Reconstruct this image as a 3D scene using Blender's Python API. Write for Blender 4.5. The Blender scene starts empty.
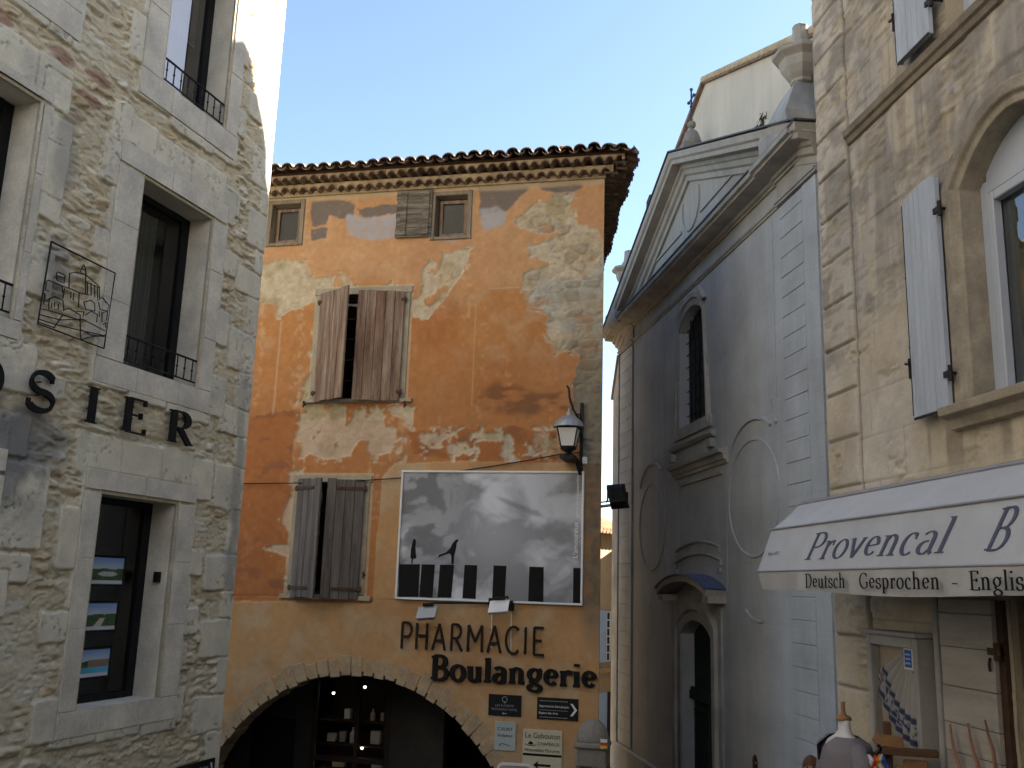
import bpy, bmesh, math, random
import numpy as np
from mathutils import Vector, Matrix
from mathutils.geometry import tessellate_polygon
random.seed(5)
RNG = np.random.RandomState(11)
S = bpy.context.scene
COL = S.collection

# ------------------------------------------------------------------ camera
FPX, CZ = 950.0, 4.2
_w = Vector((140., 4484., -950.)).normalized()
_F = Vector((0, 0, -1.)); _Y = (_F - _F.dot(_w) * _w).normalized(); _X = _Y.cross(_w)
RCAM = Matrix((_X, _Y, _w))
CAMLOC = Vector((0, 0, CZ))
cam = bpy.data.cameras.new('camera'); camo = bpy.data.objects.new('camera', cam); COL.objects.link(camo)
camo.matrix_world = Matrix.Translation(CAMLOC) @ RCAM.to_4x4()
cam.sensor_width = 36; cam.lens = 36 * FPX / 1024; cam.clip_end = 2000; cam.clip_start = .05
S.camera = camo

# ------------------------------------------------------------------ light
SUN_AZ, SUN_EL = 82.0, 34.0            # azimuth clockwise from +Y
wd = bpy.data.worlds.new('World'); S.world = wd; wd.use_nodes = True
nt = wd.node_tree; bg = nt.nodes['Background']
sky = nt.nodes.new('ShaderNodeTexSky'); sky.sky_type = 'NISHITA'; sky.sun_disc = False
sky.sun_elevation = math.radians(SUN_EL); sky.sun_rotation = math.radians(SUN_AZ)
sky.air_density = 1.0; sky.dust_density = .8; sky.ozone_density = 1.0
nt.links.new(sky.outputs[0], bg.inputs[0]); bg.inputs[1].default_value = 0.064
sl = bpy.data.lights.new('sun', 'SUN'); sl.energy = 5.0; sl.angle = math.radians(.5); sl.color = (1, .93, .82)
so = bpy.data.objects.new('sun', sl); COL.objects.link(so)
_sd = Vector((math.sin(math.radians(SUN_AZ)) * math.cos(math.radians(SUN_EL)), math.cos(math.radians(SUN_AZ)) * math.cos(math.radians(SUN_EL)), math.sin(math.radians(SUN_EL))))
so.rotation_euler = _sd.to_track_quat('Z', 'Y').to_euler(); so.location = _sd * 60
S.view_settings.view_transform = 'Standard'; S.view_settings.look = 'None'
S.view_settings.exposure = 2.55; S.view_settings.gamma = 1

# ------------------------------------------------------------------ frames
def ray(px, py): return RCAM @ Vector((px - 512., 384. - py, -FPX))
class Plane:
    """a facade: local x = along it (viewer's right), local y = into the wall, z = up"""
    def __init__(s, px, depth, az):
        r = ray(px, 590); s.o = Vector((r.x / r.y * depth, depth, 0)); a = math.radians(az)
        s.u = Vector((math.sin(a), math.cos(a), 0)); s.n = s.u.cross(Vector((0, 0, 1))); s.rz = math.atan2(s.u.y, s.u.x)
    def at(s, px, py, d=0.):
        r = ray(px, py); t = ((s.o + s.n * d - CAMLOC).dot(s.n)) / r.dot(s.n); p = CAMLOC + r * t
        return ((p - s.o).dot(s.u), p.z)
    def world(s, u, d, z): return s.o + s.u * u + s.n * d + Vector((0, 0, z))
    def local(s, w): v = Vector(w) - s.o; return (v.dot(s.u), -v.dot(s.n), v.z)
PL = Plane(120, 8.6, 18.2); PC = Plane(600, 13.5, 102.7); PH = Plane(690, 17, 172.5); PR = Plane(850, 7.5, 173.1)
class World0:
    o = Vector((0, 0, 0)); u = Vector((1, 0, 0)); n = Vector((0, -1, 0)); rz = 0.
    def world(s, u, d, z): return Vector((u, -d, z))
PW = World0()

# ------------------------------------------------------------------ numpy noise
_T = RNG.rand(512, 512)
def vn(x, y, s=0):
    x = np.asarray(x, float) + s * 37.31; y = np.asarray(y, float) + s * 91.7
    xi = np.floor(x).astype(int); yi = np.floor(y).astype(int); fx = x - xi; fy = y - yi
    fx = fx * fx * (3 - 2 * fx); fy = fy * fy * (3 - 2 * fy)
    a = _T[xi % 512, yi % 512]; b = _T[(xi + 1) % 512, yi % 512]; c = _T[xi % 512, (yi + 1) % 512]; d = _T[(xi + 1) % 512, (yi + 1) % 512]
    return (a * (1 - fx) + b * fx) * (1 - fy) + (c * (1 - fx) + d * fx) * fy
def fbm(x, y, o=4, s=0):
    r = 0; a = .5; t = 0
    for i in range(o): r = r + a * vn(x * 2 ** i, y * 2 ** i, s + i); t += a; a *= .5
    return r / t
def sst(a, b, x): t = np.clip((x - a) / (b - a), 0, 1); return t * t * (3 - 2 * t)
def mix3(a, b, t): return a * (1 - t[..., None]) + np.asarray(b) * t[..., None]
def cells(x, y, s=0, jit=.85):
    xi = np.floor(x).astype(int); yi = np.floor(y).astype(int); f1 = np.full(x.shape, 9.); f2 = np.full(x.shape, 9.); cid = np.zeros(x.shape)
    for dx in (-1, 0, 1):
        for dy in (-1, 0, 1):
            a = (xi + dx + s * 13) % 512; b = (yi + dy + s * 7) % 512
            px = xi + dx + .5 + (_T[a, b] - .5) * jit; py = yi + dy + .5 + (_T[b, (a + 101) % 512] - .5) * jit
            dd = np.hypot(x - px, y - py); c = _T[(a + 200) % 512, (b + 77) % 512]
            nf = dd < f1; f2 = np.where(nf, f1, np.minimum(f2, dd)); cid = np.where(nf, c, cid); f1 = np.where(nf, dd, f1)
    return f1, f2, cid
def pip(x, y, poly):
    r = np.zeros(x.shape, bool); n = len(poly)
    for i in range(n):
        x0, y0 = poly[i]; x1, y1 = poly[(i + 1) % n]
        if y0 == y1: continue
        r ^= ((y0 > y) != (y1 > y)) & (x < (x1 - x0) * (y - y0) / (y1 - y0) + x0)
    return r

# ------------------------------------------------------------------ materials
def N(t, kind, **kw):
    n = t.nodes.new(kind)
    for k, v in kw.items(): setattr(n, k, v)
    return n
def mat(name, col, rough=.85, var=.18, vs=2.5, fine=.12, fs=45., bump=.25, bs=90., metal=0., attr=False, col2=None, cs=3., csharp=.12, stretch=(1, 1, 1), spec=.3, bd=.004, brick=None, streak=0.):
    m = bpy.data.materials.new(name); m.use_nodes = True; t = m.node_tree; L = t.links.new; b = t.nodes['Principled BSDF']
    b.inputs['Roughness'].default_value = rough; b.inputs['Metallic'].default_value = metal; b.inputs['Specular IOR Level'].default_value = spec
    tc = N(t, 'ShaderNodeTexCoord'); mp = N(t, 'ShaderNodeMapping'); mp.inputs['Scale'].default_value = stretch; L(tc.outputs['Object'], mp.inputs[0]); V = mp.outputs[0]
    def noise(sc, det=5., ro=.6, v=None):
        n = N(t, 'ShaderNodeTexNoise'); n.inputs['Scale'].default_value = sc; n.inputs['Detail'].default_value = det; n.inputs['Roughness'].default_value = ro; L(v or V, n.inputs['Vector']); return n.outputs['Fac']
    def rng(s, a, b2, lo=.25, hi=.75):
        n = N(t, 'ShaderNodeMapRange'); n.inputs[1].default_value = lo; n.inputs[2].default_value = hi; n.inputs[3].default_value = a; n.inputs[4].default_value = b2; L(s, n.inputs[0]); return n.outputs[0]
    def mixc(f, a, c, bt='MIX'):
        n = N(t, 'ShaderNodeMix', data_type='RGBA', blend_type=bt)
        for sk, v in ((n.inputs[0], f), (n.inputs[6], a), (n.inputs[7], c)):
            if hasattr(v, 'is_linked'): L(v, sk)
            elif isinstance(v, (tuple, list)): sk.default_value = (*v, 1)
            else: sk.default_value = v
        return n.outputs[2]
    def gray(s):
        n = N(t, 'ShaderNodeCombineColor')
        for i in range(3): L(s, n.inputs[i])
        return n.outputs[0]
    if attr:
        a = N(t, 'ShaderNodeAttribute', attribute_name='Col'); c = a.outputs['Color']
    else: c = tuple(col)
    bfac = None
    if brick:
        sx = N(t, 'ShaderNodeSeparateXYZ'); L(tc.outputs['Object'], sx.inputs[0]); cx = N(t, 'ShaderNodeCombineXYZ'); L(sx.outputs[0], cx.inputs[0]); L(sx.outputs[2], cx.inputs[1])
        bk = N(t, 'ShaderNodeTexBrick'); L(cx.outputs[0], bk.inputs['Vector']); bw, bh, ms = brick
        bk.inputs['Scale'].default_value = 1; bk.inputs['Brick Width'].default_value = bw; bk.inputs['Row Height'].default_value = bh; bk.inputs['Mortar Size'].default_value = ms; bk.inputs['Mortar Smooth'].default_value = .3; bk.inputs['Bias'].default_value = 0
        k1 = tuple(x * 1.05 for x in c); k2 = tuple(x * .94 for x in c); k3 = tuple(x * .83 for x in c)
        for i, k in enumerate((k1, k2, k3)): bk.inputs[1 + i].default_value = (*k, 1)
        c = bk.outputs['Color']; bfac = bk.outputs['Fac']
    if col2: c = mixc(rng(noise(cs, 6, .65), 0, 1, .5 - csharp, .5 + csharp), c, tuple(col2))
    if streak:
        sm = N(t, 'ShaderNodeMapping'); sm.inputs['Scale'].default_value = (3.2, 3.2, .25); L(tc.outputs['Object'], sm.inputs[0])
        c = mixc(1., c, gray(rng(noise(1.3, 5, .65, sm.outputs[0]), 1 - streak, 1 + streak * .5, .3, .7)), 'MULTIPLY')
    if var: c = mixc(1., c, gray(rng(noise(vs), 1 - var, 1 + var)), 'MULTIPLY')
    if fine: c = mixc(1., c, gray(rng(noise(fs, 4, .7), 1 - fine, 1 + fine)), 'MULTIPLY')
    if isinstance(c, tuple): b.inputs['Base Color'].default_value = (*c, 1)
    else: L(c, b.inputs['Base Color'])
    if bump:
        h = noise(bs, 6, .65)
        if bfac is not None:
            ma = N(t, 'ShaderNodeMath', operation='MULTIPLY_ADD'); L(bfac, ma.inputs[0]); ma.inputs[1].default_value = -1.6; L(h, ma.inputs[2]); h = ma.outputs[0]
        bn = N(t, 'ShaderNodeBump'); bn.inputs['Strength'].default_value = bump; bn.inputs['Distance'].default_value = bd; L(h, bn.inputs['Height']); L(bn.outputs[0], b.inputs['Normal'])
    return m
def emit(name, col, st):
    m = bpy.data.materials.new(name); m.use_nodes = True; b = m.node_tree.nodes['Principled BSDF']; b.inputs['Base Color'].default_value = (*col, 1); b.inputs['Emission Color'].default_value = (*col, 1); b.inputs['Emission Strength'].default_value = st; return m
def glassm(name, tint=(1, 1, 1), ior=1.7, wob=.02, rough=.0):
    m = bpy.data.materials.new(name); m.use_nodes = True; t = m.node_tree; L = t.links.new; t.nodes.remove(t.nodes['Principled BSDF']); out = t.nodes['Material Output']
    tr = N(t, 'ShaderNodeBsdfTransparent'); tr.inputs[0].default_value = (*tint, 1); gl = N(t, 'ShaderNodeBsdfGlossy'); gl.inputs['Roughness'].default_value = rough
    fr = N(t, 'ShaderNodeFresnel'); fr.inputs[0].default_value = ior; mx = N(t, 'ShaderNodeMixShader')
    tc = N(t, 'ShaderNodeTexCoord'); no = N(t, 'ShaderNodeTexNoise'); no.inputs['Scale'].default_value = 1.5; L(tc.outputs['Object'], no.inputs[0]); bn = N(t, 'ShaderNodeBump'); bn.inputs['Strength'].default_value = wob; bn.inputs['Distance'].default_value = .05; L(no.outputs[0], bn.inputs['Height'])
    L(bn.outputs[0], gl.inputs['Normal']); L(bn.outputs[0], fr.inputs['Normal'])
    L(fr.outputs[0], mx.inputs[0]); L(tr.outputs[0], mx.inputs[1]); L(gl.outputs[0], mx.inputs[2]); L(mx.outputs[0], out.inputs[0]); return m

M = {}
M['wallcol'] = mat('weathered_wall', (1, 1, 1), .92, .07, 3., .13, 60., .35, 130., attr=True, bd=.005)
M['plaster'] = mat('old_plaster', (1, 1, 1), .93, .08, 2.2, .12, 70., .4, 110., attr=True, bd=.005)
M['picture'] = mat('printed_picture', (1, 1, 1), .45, 0, 1, 0, 1, 0, attr=True)
M['dressed'] = mat('dressed_limestone', (.73, .675, .545), .92, .2, 3., .16, 50., .4, 70., col2=(.54, .505, .425), cs=2.2, csharp=.22, bd=.006)
M['black'] = mat('black_paint', (.010, .010, .010), .6, .2, 5, .1, 60, .05, 80, spec=.2)
M['iron'] = mat('wrought_iron', (.02, .018, .017), .6, .3, 9, .2, 60, .15, 120, metal=.3)
M['rust'] = mat('rusty_iron', (.07, .04, .025), .8, .3, 12, .2, 60, .2, 120)
M['letter'] = mat('dark_letter', (.028, .02, .016), .85, .25, 6, .15, 50, .1, 100, spec=.12)
M['glass'] = glassm('window_glass', (.8, .85, .85), 1.6); M['clear'] = glassm('clear_glass', (.95, .96, .96), 1.25)
M['glass_hi'] = glassm('bright_glass', (.75, .8, .8), 2.6, .01)
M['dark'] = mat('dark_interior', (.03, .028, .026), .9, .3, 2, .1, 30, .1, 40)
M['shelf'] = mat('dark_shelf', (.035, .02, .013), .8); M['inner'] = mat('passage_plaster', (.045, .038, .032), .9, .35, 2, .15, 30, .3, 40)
M['blind'] = mat('white_blind', (.7, .7, .68), .7, .05, 2, .03, 40, .1, 40)
M['curtain'] = mat('curtain_cloth', (.35, .34, .31), .9, .15, 3, .05, 40, .2, 40, stretch=(6, 6, .5))
M['wood_red'] = mat('weathered_wood', (.15, .08, .05), .85, .4, 2, .35, 14, .6, 30, col2=(.30, .225, .165), cs=1.2, csharp=.14, stretch=(9, 9, .7), bd=.004)
M['wood_grey'] = mat('grey_wood', (.085, .07, .06), .85, .3, 2, .3, 14, .5, 30, col2=(.165, .145, .13), cs=1.2, csharp=.16, stretch=(9, 9, .7), bd=.004)
M['wood_dark'] = mat('dark_wood', (.11, .085, .06), .85, .35, 2, .3, 14, .6, 30, col2=(.2, .17, .13), cs=2, csharp=.1, stretch=(.8, 9, 9), bd=.005)
M['wood_frame'] = mat('window_wood', (.24, .19, .13), .8, .3, 3, .2, 20, .3, 40, stretch=(5, 5, 1))
M['wood_new'] = mat('light_wood', (.27, .15, .07), .7, .25, 2, .2, 14, .3, 30, stretch=(2, 8, 8))
M['wood_brown'] = mat('brown_wood', (.10, .05, .025), .7, .25, 2, .2, 14, .3, 30, stretch=(1, 8, 8))
M['trim'] = mat('stone_trim', (.42, .35, .24), .9, .25, 4, .15, 50, .35, 80, col2=(.30, .26, .2), cs=3, csharp=.25)
M['tile'] = mat('canal_tile', (.29, .18, .11), .9, .45, 5, .25, 40, .5, 60, col2=(.13, .105, .08), cs=6, csharp=.2)
M['mortar'] = mat('genoise_mortar', (.54, .425, .27), .93, .3, 6, .2, 40, .5, 60, col2=(.36, .26, .15), cs=5, csharp=.3)
M['church'] = mat('grey_render', (.44, .455, .465), .92, .2, .9, .1, 30, .35, 60, brick=(.95, .42, .005), streak=.08, col2=(.35, .36, .365), cs=.8, csharp=.3, bd=.006)
M['church_trim'] = mat('church_moulding', (.46, .435, .39), .9, .22, 2., .1, 40, .3, 60, streak=.12, col2=(.23, .225, .215), cs=1.2, csharp=.3)
M['church_dark'] = mat('church_cornice', (.52, .465, .385), .9, .25, 2., .12, 40, .35, 60, streak=.18, col2=(.24, .22, .195), cs=2., csharp=.3)
M['nave'] = mat('pale_render', (.58, .50, .385), .92, .14, .7, .07, 40, .25, 50, streak=.1)
M['zinc'] = mat('blue_zinc', (.10, .135, .24), .5, .2, 3, .08, 40, .1, 60, metal=.2)
M['lead'] = mat('leaded_pane', (.012, .014, .018), .3, .3, 3, 0, 1, .2, 12, spec=.25)
M['green_door'] = mat('dark_green_door', (.02, .03, .027), .85, .25, 2, .15, 20, .2, 30)
M['shut'] = mat('pale_blue_shutter', (.39, .425, .475), .75, .16, 1.5, .08, 30, .15, 40, stretch=(6, 6, 1))
M['pvc'] = mat('grey_white_frame', (.42, .45, .50), .5, .05, 2, .03, 40, .05, 60)
M['awning'] = mat('awning_cloth', (.42, .43, .44), .85, .12, 1.6, .05, 90, .2, 220, streak=.05)
M['awning_grey'] = mat('awning_hood', (.22, .21, .2), .8, .1, 2, .05, 60, .1, 80)
M['ink'] = mat('sign_ink', (.075, .085, .125), .8, .1, 3, .05, 40, 0)
M['ink_black'] = mat('black_ink', (.016, .015, .014), .9, .1, 3, .05, 40, 0, spec=.08)
M['white'] = mat('white_paint', (.72, .71, .68), .6, .08, 3, .05, 40, .05, 60)
M['greyink'] = mat('grey_ink', (.28, .28, .3), .7, .1, 3, .05, 40, 0)
M['cabinet'] = mat('cabinet_paint', (.36, .35, .33), .65, .15, 4, .08, 40, .1, 60)
M['plank'] = mat('white_planks', (.42, .385, .34), .8, .2, 1.5, .12, 20, .35, 40, stretch=(1, 6, 8))
M['cream_sign'] = mat('cream_sign', (.52, .48, .34), .6, .1, 4, .05, 40, .05, 60)
M['pale_sign'] = mat('pale_sign', (.38, .42, .40), .6, .1, 4, .05, 40, .05, 60)
M['voussoir'] = mat('arch_stone', (.43, .32, .195), .92, .25, 5, .2, 40, .6, 45, col2=(.33, .235, .14), cs=4, csharp=.3, bd=.01)
M['boulder'] = mat('guard_stone', (.30, .27, .22), .92, .3, 4, .2, 40, .6, 40, col2=(.18, .16, .135), cs=4, csharp=.25, bd=.01)
M['opal'] = mat('opal_glass', (.72, .70, .64), .35, .05, 3, 0, 1, 0)
M['alu'] = mat('lamp_metal', (.33, .33, .33), .45, .1, 4, .05, 40, .05, 60, metal=.5)
M['cloth_grey'] = mat('mauve_cloth', (.20, .18, .19), .92, .15, 3, .08, 60, .2, 150)
M['cloth_white'] = mat('white_cloth', (.62, .60, .58), .9, .05, 3, .05, 60, .15, 150)
M['skin'] = mat('skin', (.42, .25, .18), .55, .1, 6, .05, 60, .05, 80)
M['hair_dark'] = mat('dark_hair', (.03, .02, .015), .6, .3, 20, .3, 60, .4, 90)
M['hair_red'] = mat('auburn_hair', (.13, .05, .025), .6, .3, 20, .3, 60, .4, 90)
M['jacket'] = mat('navy_cloth', (.04, .05, .075), .9, .15, 4, .1, 60, .2, 100)
M['jacket2'] = mat('brown_cloth', (.16, .10, .07), .9, .15, 4, .1, 60, .2, 100)
M['jeans'] = mat('denim', (.05, .07, .12), .9, .15, 4, .1, 60, .2, 100)
M['paving'] = mat('street_paving', (.2, .185, .165), .9, .2, 1, .12, 20, .4, 30, brick=(.4, .2, .012))
M['leaf'] = mat('dry_leaf', (.06, .075, .03), .8, .4, 9, .2, 60, 0)
M['feather'] = mat('grey_feather', (.07, .07, .08), .8, .3, 15, .1, 60, 0)
M['farwall'] = mat('ochre_render', (.40, .30, .17), .92, .2, 1.5, .1, 30, .25, 40)
M['terracotta'] = mat('roof_tile', (.36, .20, .11), .9, .35, 4, .2, 30, .4, 50)
for k, c in {'red': (.5, .04, .03), 'yellow': (.65, .42, .05), 'blue': (.03, .10, .42), 'paleblue': (.35, .45, .6), 'orange': (.6, .24, .03), 'beige': (.46, .37, .28), 'navy': (.03, .04, .1), 'cream': (.6, .55, .45)}.items():
    M[k] = mat(k + '_colour', c, .65, .08, 5, .05, 40, .05, 60)
M['bulb'] = emit('lit_bulb', (1, .86, .62), 2.2)
M['backlit'] = emit('backlit_display', (.4, .38, .35), .12)

# ------------------------------------------------------------------ mesh builder
class MB:
    def __init__(s): s.v = []; s.f = []; s.c = None; s.big = None
    def add(s, vs, fs):
        o = len(s.v); s.v.extend(tuple(p) for p in vs); s.f.extend(tuple(i + o for i in f) for f in fs); return s
    def quad(s, *p): return s.add(p, [tuple(range(len(p)))])
    def box(s, u0, u1, d0, d1, z0, z1, jit=0):
        r = lambda: random.uniform(-jit, jit) if jit else 0
        vs = [(u + r(), -d + r(), z + r()) for u in (u0, u1) for d in (d0, d1) for z in (z0, z1)]
        return s.add(vs, [(0, 1, 3, 2), (4, 6, 7, 5), (0, 4, 5, 1), (2, 3, 7, 6), (0, 2, 6, 4), (1, 5, 7, 3)])
    def prism(s, poly, d0, d1):
        n = len(poly); vs = [(u, -d1, z) for u, z in poly] + [(u, -d0, z) for u, z in poly]
        tr = tessellate_polygon([[Vector((u, z, 0)) for u, z in poly]])
        fs = [tuple(t) for t in tr] + [tuple(i + n for i in t) for t in tr] + [(i, (i + 1) % n, (i + 1) % n + n, i + n) for i in range(n)]
        return s.add(vs, fs)
    def holed(s, outer, holes, d):
        pts = [Vector((u, z, 0)) for u, z in outer]; ls = [pts]
        for h in holes: ls.append([Vector((u, z, 0)) for u, z in h])
        tr = tessellate_polygon(ls); allp = [p for l in ls for p in l]
        return s.add([(p.x, -d, p.y) for p in allp], [tuple(t) for t in tr])
    def outline(s, pts, d0, d1, closed=False):
        n = len(pts); vs = [(u, -d0, z) for u, z in pts] + [(u, -d1, z) for u, z in pts]
        return s.add(vs, [(i, (i + 1) % n, (i + 1) % n + n, i + n) for i in range(n if closed else n - 1)])
    def sweep(s, path, prof, closed=False, caps=True):
        n = len(path); m = len(prof); vs = []
        for i in range(n):
            a = path[i - 1] if (i or closed) else None; b = path[i]; c = path[(i + 1) % n] if (i < n - 1 or closed) else None
            def nr(p, q): dx, dz = q[0] - p[0], q[1] - p[1]; l = math.hypot(dx, dz) or 1; return (-dz / l, dx / l)
            ns = ([nr(a, b)] if a else []) + ([nr(b, c)] if c else [])
            if len(ns) == 2:
                sx, sz = ns[0][0] + ns[1][0], ns[0][1] + ns[1][1]; k = 2 / max(.3, sx * sx + sz * sz); nx, nz = sx * k, sz * k
            else: nx, nz = ns[0]
            vs += [(b[0] + nx * h, -d, b[1] + nz * h) for d, h in prof]
        fs = [(i * m + j, i * m + (j + 1) % m, ((i + 1) % n) * m + (j + 1) % m, ((i + 1) % n) * m + j) for i in range(n if closed else n - 1) for j in range(m)]
        if caps and not closed: fs += [tuple(range(m)), tuple((n - 1) * m + j for j in range(m))]
        return s.add(vs, fs)
    def tube(s, pts, r, seg=8, caps=True):
        pts = [Vector(p) for p in pts]; n = len(pts); rs = r if isinstance(r, (list, tuple)) else [r] * n; vs = []
        up = None
        for i in range(n):
            d = ((pts[min(i + 1, n - 1)] - pts[max(i - 1, 0)])).normalized()
            if up is None: up = Vector((0, 0, 1)) if abs(d.z) < .9 else Vector((1, 0, 0))
            a = d.cross(up); a = a.normalized() if a.length > 1e-5 else d.orthogonal().normalized(); b = a.cross(d)
            up = b
            vs += [pts[i] + (a * math.cos(2 * math.pi * k / seg) + b * math.sin(2 * math.pi * k / seg)) * rs[i] for k in range(seg)]
        fs = [(i * seg + k, i * seg + (k + 1) % seg, (i + 1) * seg + (k + 1) % seg, (i + 1) * seg + k) for i in range(n - 1) for k in range(seg)]
        if caps: fs += [tuple(range(seg)), tuple((n - 1) * seg + k for k in range(seg))]
        return s.add(vs, fs)
    def lathe(s, c, prof, seg=24, sx=1, sy=1, rot=0.):
        m = len(prof); vs = []
        for k in range(seg):
            a = 2 * math.pi * k / seg + rot; vs += [(c[0] + math.cos(a) * r * sx, c[1] + math.sin(a) * r * sy, c[2] + z) for r, z in prof]
        fs = [(k * m + j, k * m + j + 1, ((k + 1) % seg) * m + j + 1, ((k + 1) % seg) * m + j) for k in range(seg) for j in range(m - 1)]
        fs += [tuple(k * m for k in range(seg)), tuple(k * m + m - 1 for k in range(seg))]
        return s.add(vs, fs)
    def ball(s, c, r, seg=16, rings=10, sc=(1, 1, 1)):
        prof = [(math.sin(math.pi * i / rings) * r, -math.cos(math.pi * i / rings) * r * sc[2]) for i in range(rings + 1)]
        return s.lathe(c, prof, seg, sc[0], sc[1])
    def grid(s, us, zs, hole, hfn, cfn, d0=0.):
        """dense displaced wall; kept apart as numpy arrays"""
        U, Z = np.meshgrid(us, zs, indexing='ij'); D = hfn(U, Z) + d0; C = cfn(U, Z)
        uc = (us[:-1] + us[1:]) / 2; zc = (zs[:-1] + zs[1:]) / 2; UC, ZC = np.meshgrid(uc, zc, indexing='ij'); keep = ~hole(UC, ZC)
        nz = len(zs); I = np.arange(len(us) * nz).reshape(len(us), nz)
        q = np.stack([I[:-1, :-1], I[1:, :-1], I[1:, 1:], I[:-1, 1:]], -1)[keep]
        used, inv = np.unique(q, return_inverse=True); q = inv.reshape(q.shape)
        P = np.stack([U, -D, Z], -1).reshape(-1, 3)[used]; CC = C.reshape(-1, 3)[used]
        s.big = (P, q, CC); return s
    def build(s, name, m, parent=None, base=None, smooth=False, bevel=0., color=None, seg=1):
        me = bpy.data.meshes.new(name); b = Vector(base) if base else Vector((0, 0, 0))
        v = np.array(s.v, float).reshape(-1, 3); f = s.f; cols = None
        if s.big:
            P, q, CC = s.big; nb = len(P); dc = np.array(color if color is not None else CC.mean(0))
            v = np.vstack([P, v]); cols = np.vstack([CC, np.tile(dc, (len(s.v), 1))])
        else: nb = 0; q = np.zeros((0, 4), int)
        if s.c is not None: cols = np.array(s.c)
        v = v - np.array(b)
        ls = [4] * len(q) + [len(x) for x in f]; idx = np.concatenate([q.ravel(), np.array([i + nb for x in f for i in x], int)]) if (len(q) or f) else np.zeros(0, int)
        me.vertices.add(len(v)); me.vertices.foreach_set('co', v.ravel()); me.loops.add(len(idx)); me.loops.foreach_set('vertex_index', idx.astype(np.int32))
        me.polygons.add(len(ls)); st = np.concatenate([[0], np.cumsum(ls)[:-1]]).astype(np.int32); me.polygons.foreach_set('loop_start', st)
        try: me.polygons.foreach_set('loop_total', np.array(ls, np.int32))
        except Exception: pass
        me.polygons.foreach_set('use_smooth', np.array([1 if (smooth or i < len(q)) else 0 for i in range(len(ls))], bool))
        me.update(calc_edges=True); me.validate()
        if cols is not None:
            a = me.color_attributes.new('Col', 'FLOAT_COLOR', 'POINT'); a.data.foreach_set('color', np.hstack([cols, np.ones((len(cols), 1))]).astype(np.float32).ravel())
        if not s.big:
            bm = bmesh.new(); bm.from_mesh(me); bmesh.ops.recalc_face_normals(bm, faces=bm.faces); bm.to_mesh(me); bm.free()
        me.materials.append(M[m] if isinstance(m, str) else m)
        o = bpy.data.objects.new(name, me); COL.objects.link(o)
        if parent is not None: o.parent = parent
        if bevel: md = o.modifiers.new('bevel', 'BEVEL'); md.width = bevel; md.segments = seg; md.limit_method = 'ANGLE'
        return o
def tag(o, label, cat, group=None):
    o['label'] = label; o['category'] = cat
    if group: o['group'] = group
    return o
class Thing:
    """an Empty at the thing's base, its parts built in the plane's own coordinates"""
    def __init__(s, name, label, cat, P, base=(0, 0, 0), group=None):
        s.P = P; s.b = (base[0], -base[1], base[2]); s.e = bpy.data.objects.new(name, None); COL.objects.link(s.e)
        s.e.location = P.world(*base); s.e.rotation_euler = (0, 0, P.rz); s.e.empty_display_size = .3; tag(s.e, label, cat, group)
    def part(s, name, mb, m, parent=None, **k):
        return mb.build(name, m, parent or s.e, base=s.b, **k)
def solo(name, mb, m, label, cat, P, base=(0, 0, 0), group=None, **k):
    b = (base[0], -base[1], base[2]); o = mb.build(name, m, None, base=b, **k); o.location = P.world(*base); o.rotation_euler = (0, 0, P.rz); return tag(o, label, cat, group)
def axis(ranges, snaps):
    a = np.concatenate([np.arange(x, y, st) for x, y, st in ranges] + [[ranges[-1][1]]]); sn = np.array(snaps, float)
    sn = sn[(sn >= a[0]) & (sn <= a[-1])]
    for x in sn: a = a[np.abs(a - x) > .006]
    return np.unique(np.concatenate([a, sn]))
def arc(cx, cz, rx, rz, a0, a1, n=12):
    return [(cx + rx * math.cos(math.radians(a0 + (a1 - a0) * i / n)), cz + rz * math.sin(math.radians(a0 + (a1 - a0) * i / n))) for i in range(n + 1)]

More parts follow.
